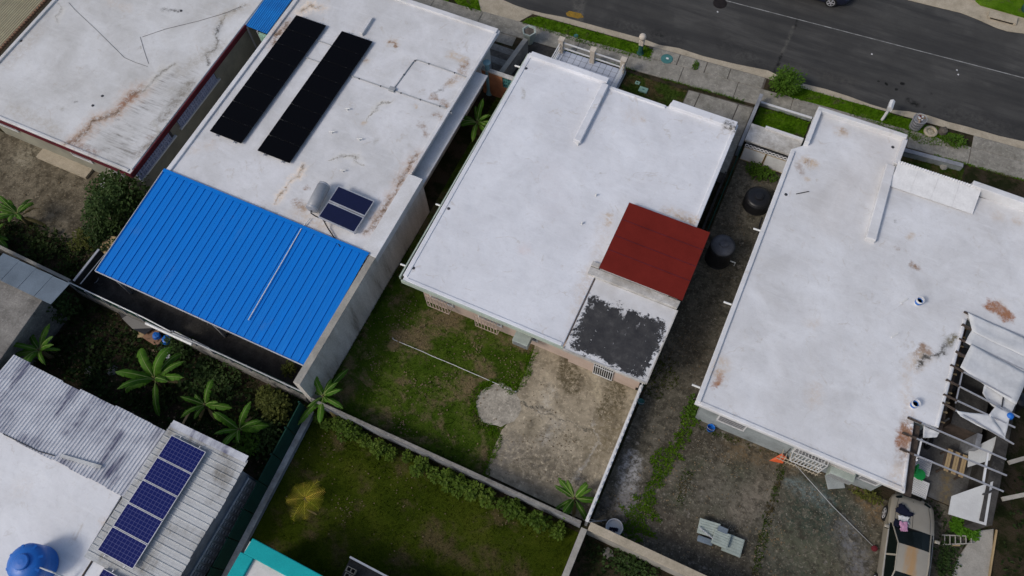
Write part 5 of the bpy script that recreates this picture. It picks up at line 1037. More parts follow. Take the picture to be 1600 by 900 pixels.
mk('basket', join(*[beam((x+.26*math.cos(a*PI/12), y+.26*math.sin(a*PI/12), 0), (x+.33*math.cos(a*PI/12), y+.33*math.sin(a*PI/12), .8), .022, .022) for a in range(24)], *[torus(x, y, q, .26+.0875*q, .016, 24, 6) for q in (.02, .2, .4, .6, .8)]), M['steel'], t)
mk('liner', lathe(x, y, [(.23, .02), (.29, .72), (.27, .72)], 20), M['fence_base'], t)
R = random.Random(9)
for k in range(16): a, r = R.uniform(0, 6.28), R.uniform(0, .2); q = Vector((x+r*math.cos(a), y+r*math.sin(a), .7+R.uniform(0, .12))); mk('rubbish', beam(q, q+Vector((R.uniform(-.14, .14), R.uniform(-.14, .14), R.uniform(.02, .1))), .09, .07), R.choice((M['trash'], M['brown_box'], M['cloth_white'], M['red_trim'])), t)
p = W(1453, 207); one('planter_ring', join(torus(p.x, p.y, .08, .27, .085), lathe(p.x, p.y, [(.22, 0), (.22, .07), (.1, .1)], 16)), M['gutter'], 'pale round ring planter beside the litter basket', 'planter', smooth=True)
p = W(1471, 208); V_, F_ = lathe(p.x, p.y, [(.18, 0), (.24, .12), (.2, .3), (.08, .38)], 9); one('boulder', ([(a+random.uniform(-.03, .03), b+random.uniform(-.03, .03), c+random.uniform(-.02, .02)*(c > 0)) for a, b, c in V_], F_), M['stone'], 'brown boulder next to the ring planter', 'stone')
p = W(1474, 261, .05); one('rock', lathe(p.x, p.y, [(.16, 0), (.2, .08), (.12, .18)], 8), M['conc_light'], 'pale rock in the weedy front garden', 'stone')
p = W(1125, 5, -.11); mh = thing('manhole', 'dark iron manhole cover in the street', 'manhole', (p.x, p.y, -.13)); mk('frame', torus(p.x, p.y, -.118, .38, .015, 32, 6), M['iron'], mh); mk('cover', lathe(p.x, p.y, [(.36, -.14), (.36, -.108), (.3, -.104)], 32), M['iron'], mh)
p = W(1567, 27, .04); dn = thing('drain_inlet', 'dark kerb drain inlet across the street', 'drain', (p.x, p.y, 0)); mk('slab', beam((p.x-.75, p.y-.02, .0), (p.x+.75, p.y+.03, .0), .5, .14), M['gutter'], dn); mk('slot', beam((p.x-.62, p.y-.255, -.01), (p.x+.62, p.y-.21, -.01), .03, .08), M['iron'], dn)
for i, (px, py) in enumerate(((1362, 85), (1495, 110), (1497, 117), (1121, 19))): 
    p = W(px, py, -.11); one('paper_scrap', ([(p.x-.05, p.y, -.112), (p.x+.04, p.y-.03, -.1), (p.x+.05, p.y+.04, -.108), (p.x-.02, p.y+.06, -.08)], [(0, 1, 2), (0, 2, 3)]), M['cloth_white'], 'small white paper scrap lying on the asphalt', 'litter', 'paper scraps on the street', solid=.004)
p = W(1600, 14, .05); one('blue_bin', lathe(p.x+.15, p.y, [(.3, .03), (.34, .7), (.36, .75), (.2, .82)], 20), M['teal_lid'], 'blue green bin on the verge across the street', 'bin', smooth=True)

# ---------------------------------------------------------------- parked vehicles
def car_paint(name, c, rust=None):
    N = NT(name); col = N.ramp(N.noise(1.2, 6).outputs[0], [(.3, c), (.7, tuple(x*.82 for x in c))])
    if rust:
        tc = N.n('ShaderNodeTexCoord').outputs['Object']; s = N.n('ShaderNodeSeparateXYZ'); N.l(tc, s.inputs[0])
        nz = N.noise(1, 6, .7, N.stretch(3, .8)).outputs[0]
        xk = N.math('ADD', s.outputs[0], N.math('MULTIPLY', nz, .7))
        a = N.math('MULTIPLY', N.mapr(xk, .0, .3), N.mapr(xk, .62, .32)); b = N.math('MULTIPLY', N.mapr(s.outputs[1], .35, .1), N.mapr(s.outputs[2], 1.1, 1.25))
        col = N.mix(N.math('MULTIPLY', N.math('MULTIPLY', a, b), .7), col, rust)
    N.b.inputs['Coat Weight'].default_value = .3; N.b.inputs['Coat Roughness'].default_value = .25; N.bump(N.noise(40, 4).outputs[0], .04, .01)
    return N.done(col, .42, .4, .25)
def build_car(label, paint, loc, rz, group=None, name='parked_car'):
    t = thing(name, label, 'car', (0, 0, 0), group)
    # station: y, half width sill / belt / roof, z sill, belt, top, centre rise, half width at bottom of glass
    ST = [(2.28, .52, .60, .50, .38, .52, .56, .01), (2.2, .66, .74, .62, .26, .60, .66, .015), (2.0, .76, .83, .70, .22, .68, .76, .02), (1.5, .82, .88, .74, .20, .78, .86, .025), (.92, .83, .89, .76, .20, .88, .95, .02), (.1, .83, .89, .60, .20, .92, 1.40, .03), (-.35, .83, .89, .61, .20, .92, 1.44, .03), (-.9, .83, .88, .60, .20, .93, 1.42, .03), (-1.0, .83, .88, .59, .20, .93, 1.41, .03), (-1.72, .82, .86, .66, .22, .93, 1.0, .02), (-2.1, .76, .82, .66, .26, .86, .94, .015), (-2.26, .64, .72, .58, .36, .72, .82, .01)]
    def sec(s):
        y, ws, wb, wr, zs, zb, zt, rise = s
        return [(-ws, y, zs), (-wb-.01, y, (zs+zb)*.5), (-wb, y, zb), (-wb+.05, y, zb+.03), (-wr, y, zt-.015), (-wr*.5, y, zt+rise*.7), (0, y, zt+rise), (wr*.5, y, zt+rise*.7), (wr, y, zt-.015), (wb-.05, y, zb+.03), (wb, y, zb), (wb+.01, y, (zs+zb)*.5), (ws, y, zs)]
    secs = [sec(s) for s in ST]; n = len(secs[0]); V = [p for s in secs for p in s]
    body, wind, rear, sideL, sideR = [], [], [], [], []
    for i in range(len(ST)-1):
        for k in range(n-1):
            f = (i*n+k, i*n+k+1, (i+1)*n+k+1, (i+1)*n+k)
            if i == 4 and 4 <= k <= 7: wind.append(f)
            elif i == 8 and 4 <= k <= 7: rear.append(f)
            elif 4 <= i <= 8 and k == 3: sideL.append(f)
            elif 4 <= i <= 8 and k == 8: sideR.append(f)
            else: body.append(f)
    def cull(fs):
        ids = sorted({i for f in fs for i in f}); mp = {i: k for k, i in enumerate(ids)}
        return [V[i] for i in ids], [tuple(mp[i] for i in f) for f in fs]
    body += [tuple(range(n)), tuple(range((len(ST)-1)*n, len(ST)*n))[::-1]]
    bo = mk('body', (V, body), paint, t, smooth=True)
    e = bo.modifiers.new('edge', 'EDGE_SPLIT'); e.split_angle = math.radians(35)
    for nm, fs in (('windshield', wind), ('rear_window', rear), ('side_window', sideL), ('side_window', sideR)): mk(nm, cull(fs), M['glass_dark'], t)
    # frames round the glass, seams, bumpers
    for s_ in (-1, 1):
        A, B = secs[4][4 if s_ < 0 else 8], secs[5][4 if s_ < 0 else 8]; mk('pillar', tubev([A, B, secs[6][4 if s_ < 0 else 8], secs[8][4 if s_ < 0 else 8], secs[9][4 if s_ < 0 else 8]], .028, 6), paint, t)
        mk('pillar', beam((s_*.85, -.38, .94), (s_*.62, -.4, 1.41), .07, .02), paint, t)
        mk('belt_strip', tubev([(s_*.86, .86, .915), (s_*.865, 0, .955), (s_*.855, -1.6, .965)], .012, 6), M['pvc'], t)
        mr = mk('mirror', boxv(s_*.98-.1, s_*.98+.1, .62, .76, .93, 1.07), paint, t, bevel=.04); mk('mirror_glass', boxv(s_*.98-.08, s_*.98+.08, .612, .62, .95, 1.05), M['glass_dark'], mr)
        for yy in (1.38, -1.42):
            wl = mk('wheel', ([(s_*.80+x*s_, yy+a, .32+b) for a, b, x in [(.32*math.cos(q*PI/12), .32*math.sin(q*PI/12), xx) for xx in (-.1, .115) for q in range(24)]], [tuple(range(24)), tuple(range(24, 48))]+[(q, (q+1) % 24, 24+(q+1) % 24, 24+q) for q in range(24)]), M['rubber'], t)
            mk('rim', join(*[beam((s_*.92, yy, .32), (s_*.925, yy+.2*math.cos(q*PI*.4), .32+.2*math.sin(q*PI*.4)), .06, .03, (1, 0, 0)) for q in range(5)], ([(s_*.922, yy+r_*math.cos(q*PI/12), .32+r_*math.sin(q*PI/12)) for r_ in (.23, .19) for q in range(24)], [(q, (q+1) % 24, 24+(q+1) % 24, 24+q) for q in range(24)])), M['alu'], wl)
        mk('headlight', beam((s_*.45, 2.17, .66), (s_*.68, 2.05, .68), .12, .1), M['glass_dark'], t, bevel=.02); mk('tail_light', beam((s_*.45, -2.2, .78), (s_*.7, -2.1, .8), .1, .1), M['red_trim'], t)
        mk('hood_seam', tubev([(s_*.70, .95, .955), (s_*.68, 1.5, .88), (s_*.60, 2.02, .765)], .006, 5), M['iron'], t)
        mk('door_handle', boxv(s_*.885-.02, s_*.885+.02, -.25, -.1, .78, .81), paint, t); mk('wiper', tubev([(s_*.1+.2, .9, .99), (s_*.1-.25, .82, 1.06)], .01, 5), M['iron'], t)
    mk('hood_crease', tubev([(0, .95, .972), (0, 1.5, .887), (0, 2.1, .735)], .008, 5), M['iron'], t)
    mk('grille', beam((-.35, 2.26, .56), (.35, 2.26, .56), .06, .1), M['iron'], t); mk('bumper', tubev([(-.72, 2.1, .42), (-.5, 2.27, .42), (.5, 2.27, .42), (.72, 2.1, .42)], .08, 8), paint, t)
    t.location = loc; t.rotation_euler = (0, 0, rz); return t
M['tan_car'] = car_paint('dusty_tan_car_paint', (.36, .325, .26), (.42, .22, .06)); M['dark_car'] = car_paint('dark_blue_car_paint', (.02, .025, .05))
build_car('tan sedan with rusty roof stripe and clothes on its hood', M['tan_car'], (11.62, 9.85, 0), math.radians(5.7))
q = W(1297, 2, .2); build_car('dark blue car parked along the street across the centre line', M['dark_car'], (q.x-1.36, q.y+.74, -.12), math.radians(-87))
def cloth(px, py, z, sx, sy, mat, label, seed, rz=0, cat='clothes'):
    R = random.Random(seed); p = W(px, py, z); n = 9; V, F = [], []
    for i in range(n):
        for j in range(n):
            a, b = (i/(n-1)-.5)*sx, (j/(n-1)-.5)*sy; k = 1+R.uniform(-.16, .16)*(i in (0, n-1) or j in (0, n-1)); c, s = math.cos(rz), math.sin(rz)
            V.append((p.x+(a*c-b*s)*k, p.y+(a*s+b*c)*k, z+R.uniform(0, .05)))
    for i in range(n-1):
        for j in range(n-1): F.append((i*n+j, (i+1)*n+j, (i+1)*n+j+1, i*n+j+1))
    return one('clothing', (V, F), mat, label, cat, 'clothes on the tan car', smooth=True, solid=.012)
M['navy'] = surf('navy_cloth', (.006, .008, .02), (.01, .012, .028), 3); M['pink'] = surf('pink_cloth', (.42, .2, .33), (.5, .28, .4), 9)
cloth(1413, 800, .92, .62, .42, M['navy'], 'dark navy shirt spread on the tan hood', 1, -.4); cloth(1412, 812, 1.0, .4, .3, M['cloth_white'], 'crumpled white cloth beside the pink bag', 2, .3); cloth(1412, 823, 1.08, .3, .4, M['pink'], 'pink bag lying on the windshield edge', 3, .3); cloth(1401, 817, 1.03, .22, .3, M['navy'], 'dark navy cloth at the windshield corner', 4)

# ---------------------------------------------------------------- side yard things
def water_tank(px, py, r, h, label, dome):
    p = W(px, py, h); x, y = p.x, p.y; t = thing('black_water_tank', label, 'water tank', (x, y, 0))
    mk('shell', lathe(x, y, [(r*.94, 0), (r, .08)]+[(r*(1 if k % 2 else .965), .08+(h-.18)*k/9) for k in range(10)]+[(r*.9, h-.02)], 32), M['black_plastic'], t, smooth=True)
    ld = mk('lid', lathe(x, y, [(r*.93, h-.06), (r*.95, h), (r*.7, h+dome*.6), (r*.35, h+dome), (r*.1, h+dome*1.05)], 32), M['grey_lid'] if dome > .1 else M['black_plastic'], t, smooth=True)
    mk('cap', lathe(x, y, [(r*.34, h+dome*.9), (r*.34, h+dome+.07), (r*.2, h+dome+.09)], 20), M['black_plastic'] if dome < .1 else M['grey_lid'], ld)
    mk('outlet_pipe', tubev([(x+r*.9, y, .3), (x+r+.25, y, .3), (x+r+.25, y, 0)], .03, 8), M['pvc_white'], t)
water_tank(1130, 383, .60, 1.45, 'black water tank with dusty grey domed lid in the side yard', .14)
water_tank(1186, 308, .66, .75, 'low wide black water tank near the side gate', .06)
one('pipe_elbow', tubev([W(1186, 365, .9), W(1187, 352, .9), W(1191, 340, 1.2)], .045, 8), M['rubber'], 'black hose elbow by the low black tank', 'hose')
def bucket(px, py, r, h, mat, label):
    p = W(px, py); t = thing('bucket', label, 'bucket', (p.x, p.y, 0)); mk('shell', lathe(p.x, p.y, [(r*.75, 0), (r, h), (r*1.06, h+.01), (r*.93, h-.01), (r*.7, .03)], 20), mat, t); mk('handle', tubev([(p.x+r*math.cos(a*PI/8), p.y-r*.6*math.sin(a*PI/8), h+.03) for a in range(9)], .01, 5), M['steel'], t)
bucket(1109, 671, .17, .26, M['blue_plastic'], 'blue bucket near the corner of the rust marked house'); bucket(1001, 629, .15, .12, M['teal_lid'], 'small teal basin beside the lattice wall')
p = W(960, 824, .5); dm = thing('white_drum', 'white drum with dark rubbish inside by the thick wall', 'drum', (p.x, p.y, 0)); mk('shell', lathe(p.x, p.y, [(.34, 0), (.36, .05), (.35, .3), (.36, .52), (.34, .53), (.33, .5), (.32, .36)], 28), M['trim_white'], dm, smooth=True); mk('bottom', lathe(p.x, p.y, [(.325, .36), (.1, .365)], 24), M['cloth_white'], dm)
for k in range(4): mk('rubbish', boxv(p.x-.18+k*.08, p.x-.06+k*.08, p.y-.16+.06*(k % 2), p.y-.04+.05*k*.5, .36, .44), M['navy'], dm)
sb = thing('wall_stay', 'thin steel stay pipes leaning on the lattice wall corner', 'pipes', (-.2, 5.9, 0)); mk('pipe', join(tubev([(-.35, 5.62, 1.0), (.25, 6.15, .05)], .025, 8), tubev([(-.35, 5.75, .9), (.1, 6.0, .05)], .02, 8)), M['steel'], sb)
# heap of old louvred shutters
lv = thing('louvre_heap', 'heap of pale green louvred metal panels on the yard', 'scrap', tuple(W(1118, 838, 0)))
def louvre(cx, cy, z, sx, sy, rz, n, tx=0, name='louvre_panel', mat='scrap'):
    pn = mk(name, rot(([(cx+a, cy+b, z+c+tx*a) for a, b, c in boxv(-sx/2, sx/2, -sy/2, sy/2, 0, .05)[0]], boxv(0, 1, 0, 1, 0, 1)[1]), rz, (cx, cy)), M[mat], lv)
    for k in range(n):
        b = -sy/2+sy*(k+.5)/n; mk('slat', rot(([(cx+x, cy+b+y, z+.05+q+tx*x) for x, y, q in boxv(-sx/2+.03, sx/2-.03, -sy/n*.42, sy/n*.36, 0, .02)[0]], boxv(0, 1, 0, 1, 0, 1)[1]), rz, (cx, cy)), M[mat], pn)
q = W(1110, 832, .3); louvre(q.x-.12, q.y+.12, .3, .85, .62, .12, 6, .05); louvre(q.x+1.0, q.y-.08, .22, .8, .75, .05, 6, -.05); louvre(q.x+.45, q.y-.1, .46, .66, .62, .02, 6)
mk('support', boxv(q.x-.4, q.x+1.2, q.y-.2, q.y+.2, 0, .22), M['steel_dark'], lv); mk('hatch', rot(boxv(q.x+.2, q.x+.6, q.y+.14, q.y+.36, .52, .56), .02, (q.x, q.y)), M['sheet_blue_grey'], lv); mk('rail', tubev([(q.x-.52, q.y-.02, .45), (q.x+.2, q.y-.25, .5)], .025, 6), M['alu'], lv); mk('tray', rot(boxv(q.x-.45, q.x+.2, q.y-.5, q.y-.24, .2, .3), .1, (q.x, q.y)), M['sheet_blue_grey'], lv, bevel=.05)
# by the back wall of the rust marked house
p = W(1216, 716, .2); cn = thing('orange_shovel', 'orange plastic scoop leaning at the back wall', 'scoop', (p.x, p.y, 0)); mk('blade', ([(p.x-.3, p.y-.22, .1), (p.x+.25, p.y-.1, .1), (p.x+.3, p.y+.12, .36), (p.x+.05, p.y+.2, .4), (p.x-.3, p.y-.22, .06), (p.x+.25, p.y-.1, .06), (p.x+.3, p.y+.12, .32), (p.x+.05, p.y+.2, .36)], [(0, 1, 2, 3), (7, 6, 5, 4), (0, 4, 5, 1), (1, 5, 6, 2), (2, 6, 7, 3), (3, 7, 4, 0)]), M['orange'], cn); mk('handle', tubev([(p.x+.15, p.y+.15, .35), (p.x+.15, 11.8, 1.3)], .018, 6), M['steel_dark'], cn)
rk = thing('wire_rack', 'bent white wire rack under the grilled window', 'rack', tuple(W(1255, 722, 0))); p = W(1250, 722, .4)
for k in range(11): mk('wire', tubev([(p.x-.85+k*.16, p.y+.2, .75), (p.x-.8+k*.16, p.y-.18, .62), (p.x-.8+k*.16, p.y-.2, .1)], .016, 5), M['gutter'], rk)
mk('rail', join(tubev([(p.x-.9, p.y+.2, .75), (p.x+.9, p.y+.2, .75)], .02, 6), tubev([(p.x-.9, p.y-.18, .62), (p.x+.9, p.y-.18, .62)], .02, 6), tubev([(p.x-.95, p.y-.2, .3), (p.x+.85, p.y-.2, .3)], .02, 6)), M['gutter'], rk)
ac = thing('air_conditioner', 'white air conditioner unit on the grey back wall', 'air conditioner', (8.2, 11.6, 1.2)); mk('casing', boxv(7.75, 8.75, 11.35, 11.84, 1.2, 1.75), M['scrap'], ac, bevel=.03); mk('vents', join(*[boxv(7.8+k*.09, 7.86+k*.09, 11.33, 11.35, 1.26, 1.7) for k in range(10)]), M['steel'], ac); mk('bracket', join(beam((7.85, 11.84, .9), (7.85, 11.4, 1.19), .03, .03), beam((8.65, 11.84, .9), (8.65, 11.4, 1.19), .03, .03)), M['steel'], ac)
p = W(1305, 752, .1); one('loose_slab', rot(boxv(p.x-.36, p.x+.36, p.y-.3, p.y+.3, .012, .09), .5, (p.x, p.y)), M['wall_grey4'], 'square grey slab lying below the air conditioner', 'slab', bevel=.015)
pl = thing('long_pole', 'long pole with red head lying across the mossy yard', 'pole', tuple(W(1300, 790, 0))); mk('shaft', tubev([W(1242, 725, .5), W(1300, 790, .12), W(1364, 853, .08)], .016, 8), M['pvc'], pl, smooth=True); p = W(1366, 857, .06); mk('head', lathe(p.x, p.y, [(.1, .013), (.13, .06), (.11, .14), (.04, .16)], 12), M['red_trim'], pl)
p = W(1002, 600, .05)
# ---------------------------------------------------------------- pergola of pipes beside the rust marked house
pg = thing('pipe_pergola', 'pergola of dark timbers and steel pipes with torn white sheeting', 'pergola', (12.3, 16.2, 0))
ZP = 2.95
for (a, b), m_ in ((((1508, 488), (1605, 529)), 'steel'), (((1500, 530), (1608, 582)), 'steel'), (((1487, 571), (1580, 622)), 'steel'), (((1480, 594), (1593, 652)), 'steel'), (((1476, 617), (1586, 668)), 'steel'), (((1474, 630), (1584, 694)), 'steel'), (((1420, 653), (1572, 718)), 'steel'), (((1412, 677), (1573, 743)), 'steel'), (((1408, 702), (1568, 768)), 'steel')):
    A, B = W(*a, ZP), W(*b, ZP); mk('pipe', beam(A, B, .055, .055), M[m_], pg); D = (B-A).normalized()
    mk('timber_end', beam(A-D*.05, A+D*.5, .07, .07), M['wood_dark'], pg)
for (a, b) in (((1503, 507), (1520, 516)), ((1493, 549), (1508, 558))): mk('timber_end', beam(W(*a, ZP), W(*b, ZP), .1, .085), M['wood_dark'], pg)
for (a, b), m_, w_ in ((((1524, 494), (1520, 515)), 'steel_dark', .04), (((1504, 580), (1493, 630)), 'steel', .05), (((1573, 586), (1564, 645)), 'steel_dark', .04), (((1544, 705), (1536, 755)), 'white_metal', .07), (((1440, 686), (1432, 720)), 'white_metal', .06)): mk('cross_pipe', beam(W(*a, ZP-.06), W(*b, ZP-.06), w_, w_), M[m_], pg)
for x, y in ((13.5, 19.7), (13.5, 16.2), (13.5, 13.0), (11.2, 15.0), (10.45, 12.9)): mk('post', beam((x, y, 0), (x, y, ZP-.03), .06, .06), M['steel_dark'], pg)
def tarp(label, pts, z, sag=.08, seed=0, mat='cloth_white'):
    A, B, Cc, D = [W(*p, z) for p in pts]; n = 10; V, F = [], []; R = random.Random(seed)
    for i in range(n+1):
        for j in range(n+1):
            u_, v_ = i/n, j/n; q = A.lerp(B, u_).lerp(D.lerp(Cc, u_), v_)
            fold = .010*math.sin(v_*9+u_*2)+.010*math.sin(u_*12); V.append((q.x, q.y, q.z-sag*4*u_*(1-u_)*(.4+.6*v_)+fold+R.uniform(-.006, .006)))
    for i in range(n):
        for j in range(n): F.append((i*(n+1)+j, (i+1)*(n+1)+j, (i+1)*(n+1)+j+1, i*(n+1)+j+1))
    return one('white_sheet', (V, F), M[mat], label, 'sheeting', smooth=True, solid=.01)
tarp('white sheeting strip along the first pergola pipe', [(1512, 488), (1606, 530), (1612, 562), (1519, 518)], ZP+.06, .03, 1)
tarp('second white sheeting strip next to the largest creased sheet', [(1518, 516), (1612, 562), (1604, 588), (1508, 535)], ZP+.03, .05, 2)
tarp('largest creased white sheet on the pergola', [(1518, 537), (1608, 585), (1588, 632), (1500, 574)], ZP+.055, .08, 3)
tarp('torn white sheet hanging in the middle of the pergola', [(1538, 600), (1590, 626), (1578, 650), (1535, 614)], ZP-.05, .25, 4)
tarp('long dirty white sheet across the lower pergola pipes', [(1556, 634), (1580, 645), (1570, 686), (1545, 648)], ZP+.05, .1, 5)
tarp('narrow dirty sheet beside the dark opening', [(1494, 642), (1548, 648), (1572, 684), (1500, 650)], ZP+.04, .1, 6)
tarp('small grey sheet near the tyre', [(1443, 665), (1468, 676), (1464, 683), (1442, 684)], ZP-.2, .05, 7)
bw = wall('blackened boundary wall beside the pergola', (13.78, 11.9), (13.72, 20.5), .42, 1.75, M['conc_dark'], M['conc_dark'], .06)
one('leaning_board', ([tuple(W(*p, z_)+Vector((0, 0, dz))) for dz in (0, -.04) for p, z_ in (((1487, 775), 1.25), ((1552, 752), 1.85), ((1541, 821), 1.85), ((1482, 803), 1.25))], [(0, 3, 2, 1), (4, 5, 6, 7), (0, 1, 5, 4), (1, 2, 6, 5), (2, 3, 7, 6), (3, 0, 4, 7)]), M['board'], 'large white board leaning on the blackened wall', 'board')
one('loose_board', ([tuple(W(*p, z_)+Vector((0, 0, dz))) for dz in (0, -.03) for p, z_ in (((1514, 703), .9), ((1560, 680), 1.8), ((1560, 715), 1.8), ((1512, 730), .9))], [(0, 3, 2, 1), (4, 5, 6, 7), (0, 1, 5, 4), (1, 2, 6, 5), (2, 3, 7, 6), (3, 0, 4, 7)]), M['board'], 'smaller white panel leaning inside the pergola', 'board')
p = W(1453, 690, .5); ty = thing('tyre', 'dark tyre and wheel standing on the patio floor', 'tyre', (p.x, p.y, 0)); Vt, Ft = torus(0, 0, 0, .26, .1); mk('tread', ([(p.x+c*.8, p.y+a*.9, .36+b+.0*a) for a, b, c in Vt], Ft), M['rubber'], ty, smooth=True); mk('hub', ([(p.x+c, p.y+a, .36+b) for a, b, c in lathe(0, 0, [(.17, -.05), (.17, .05), (.08, .07)], 16)[0]], lathe(0, 0, [(.17, -.05), (.17, .05), (.08, .07)], 16)[1]), M['alu'], ty)
ch = thing('green_chair', 'bright green plastic chair by the white lattice panels', 'chair', tuple(W(1438, 745, 0))); p = W(1437, 741, .45); x, y = p.x, p.y
mk('seat', lathe(x, y, [(.2, .4), (.24, .42), (.24, .45), (.1, .44)], 18), M['green_plastic'], ch)
mk('backrest', join(*[boxv(x-.3, x-.25, y-.22+k*.09, y-.16+k*.09, .42, .85) for k in range(5)], beam((x-.275, y-.24, .86), (x-.275, y+.24, .86), .06, .05)), M['green_plastic'], ch)
for a, b in ((-.17, -.17), (.17, -.17), (-.17, .17), (.17, .17)): mk('leg', tubev([(x+a, y+b, .42), (x+a*1.25, y+b*1.25, .02)], .022, 6), M['green_plastic'], ch)
for (px, py), lb in (((1441, 727), 'white lattice panel behind the green chair'), ((1436, 762), 'white lattice panel near the car hood')):
    p = W(px, py, .3); t = thing('lattice_panel', lb, 'lattice', (p.x, p.y, 0)); mk('frame', join(boxv(p.x-.36, p.x+.36, p.y-.36, p.y-.32, .26, .3), boxv(p.x-.36, p.x+.36, p.y+.32, p.y+.36, .26, .3), boxv(p.x-.36, p.x-.32, p.y-.32, p.y+.32, .26, .3), boxv(p.x+.32, p.x+.36, p.y-.32, p.y+.32, .26, .3)), M['white_metal'], t)
    for k in range(-7, 8):
        for s_ in (-1, 1):
            c0, c1 = max(-.33, -.33+k*.09), min(.33, .33+k*.09); mk('lath', beam((p.x+c0, p.y+s_*(c0-k*.09), .28+.012*s_), (p.x+c1, p.y+s_*(c1-k*.09), .28+.012*s_), .035, .012), M['white_metal'], t)
    mk('foot', join(*[boxv(p.x+a, p.x+a+.05, p.y+b, p.y+b+.05, 0, .27) for a in (-.36, .31) for b in (-.36, .31)]), M['steel'], t)
wt = thing('work_table', 'old slatted work table in the pergola shade', 'table', (12.6, 14.3, 0))
for k in range(9): mk('slat', boxv(12.15+k*.1, 12.235+k*.1, 13.75, 14.75, .68, .71), M['timber_cream'] if k % 3 else M['wood_dark'], wt)
for a, b in ((12.2, 13.8), (12.95, 13.8), (12.2, 14.65), (12.95, 14.65)): mk('leg', boxv(a, a+.06, b, b+.06, 0, .68), M['wood_dark'], wt)
ca = thing('darkening_cabinet', 'dark cabinet enlarged to deepen the pergola shade by the work table', 'cabinet', (12.4, 16.4, 0)); mk('carcass', boxv(11.9, 13.1, 15.6, 17.3, 0, 1.3), M['wood_dark'], ca); mk('top', boxv(11.88, 13.12, 15.58, 17.32, 1.3, 1.34), M['conc_dark'], ca); mk('box', boxv(12.9, 13.1, 14.9, 15.55, 0, 1.5), M['fence_base'], ca)  # cabinet made bigger to add darkness beneath the pergola
one('blue_tarp', lathe(*W(1578, 650, ZP)[:2], [(.05, ZP-.15), (.16, ZP-.05), (.13, ZP+.07), (.04, ZP+.12)], 9), M['blue_plastic'], 'blue plastic bundle tied to the pergola pipe end', 'bundle')
one('dark_barrel', lathe(*W(1600, 622, 1.2)[:2], [(.3, 0), (.33, .2), (.33, 1.0), (.28, 1.1)], 20), M['black_plastic'], 'black barrel at the outer side of the pergola', 'barrel', smooth=True)
for a, b, lb in (((1576, 723), (1640, 705), 'pale concrete beam beyond the blackened wall, level with the smaller white panel'), ((1566, 780), (1640, 765), 'pale concrete beam beyond the blackened wall, level with the large board')): one('ground_beam', beam(W(*a, 1.75), W(*b, 1.9), .16, .14), M['conc_light'], lb, 'beam')
one('walk_slab', prism(WP([(1530, 829), (1553, 826), (1548, 905), (1486, 910), (1492, 880), (1512, 850)], .1), 0, .1), M['conc_light'], 'cracked pale concrete slab beside the ladder', 'slab', bevel=.02)
one('plank', beam(W(1557, 828, .14), W(1545, 905, .14), .06, .08), M['timber_cream'], 'narrow plank along the edge of the cracked slab', 'plank')
ld = thing('ladder', 'short pale ladder lying by the fern clump', 'ladder', tuple(W(1495, 845, .12))); a, b, c_, d = W(1472, 836, .2), W(1521, 838, .2), W(1472, 851, .2), W(1521, 849, .2)
for p, q in ((a, b), (c_, d)): mk('stile', beam(p, q, .04, .05), M['conc_light'], ld)
for k in range(6): mk('rung', beam(a.lerp(b, .08+k*.17), c_.lerp(d, .08+k*.17), .035, .03), M['conc_light'], ld)
mk('leg', beam(W(1482, 853, .12), W(1500, 852, .12), .05, .04), M['timber_cream'], ld)

# ---------------------------------------------------------------- yard clutter elsewhere
cl = thing('washing_line', 'white plastic line stretched low across the patchy lawn', 'line', tuple(W(710, 575, 0))); A, B = W(614, 529, .12), W(806, 612, .12)
mk('line', tubev([A.lerp(B, k/12)+Vector((0, random.uniform(-.012, .012), random.uniform(-.1, -.02))) for k in range(13)], .014, 6), M['pvc_white'], cl)
for q in (A, B): mk('stake', tubev([(q.x, q.y, 0), (q.x, q.y, .16)], .03, 6), M['steel'], cl)
def boxthing(name, px, py, sx, sy, sz, rz, mat, label, cat):
    p = W(px, py); t = thing(name, label, cat, (p.x, p.y, 0)); mk('body', rot(boxv(p.x-sx/2, p.x+sx/2, p.y-sy/2, p.y+sy/2, 0, sz), rz, (p.x, p.y)), mat, t, bevel=.02); mk('flap', rot(boxv(p.x-sx/2, p.x, p.y+sy/2, p.y+sy/2+.16, sz-.03, sz-.01), rz, (p.x, p.y)), mat, t); mk('flap', rot(boxv(p.x-sx/2-.14, p.x-sx/2, p.y-sy/2, p.y+sy/2, sz-.04, sz-.02), rz, (p.x, p.y)), mat, t)
boxthing('carton', 245, 532, .8, .5, .3, -.1, M['brown_box'], 'brown carton dumped at the torn fence', 'carton'); boxthing('carton', 230, 524, .4, .35, .25, .5, M['timber_cream'], 'pale carton beside the brown carton', 'carton'); boxthing('carton', 263, 556, .45, .5, .2, .3, M['cloth_white'], 'white carton with crumpled wrapping below the blue bags', 'carton')
for px, py, s_, lb in ((246, 526, .2, 'round blue bag on the brown carton'), (262, 532, .26, 'bigger blue bag behind the white carton')):
    p = W(px, py, .3); Vb, Fb = lathe(p.x, p.y, [(s_*.6, .28), (s_, .36), (s_*.8, .5), (s_*.2, .56)], 10); one('blue_bag', ([(a+random.uniform(-.03, .03), b+random.uniform(-.03, .03), c) for a, b, c in Vb], Fb), M['blue_plastic'], lb, 'bag')
one('black_sheet', ([tuple(W(*p, .5)+Vector((0, 0, random.uniform(-.2, .3)))) for p in ((180, 480), (205, 490), (240, 512), (225, 522), (205, 512), (190, 497))], [(0, 5, 1), (1, 5, 4), (1, 4, 2), (2, 4, 3)]), M['black_plastic'], 'torn black sheeting hanging on the broken fence', 'sheeting', solid=.02)
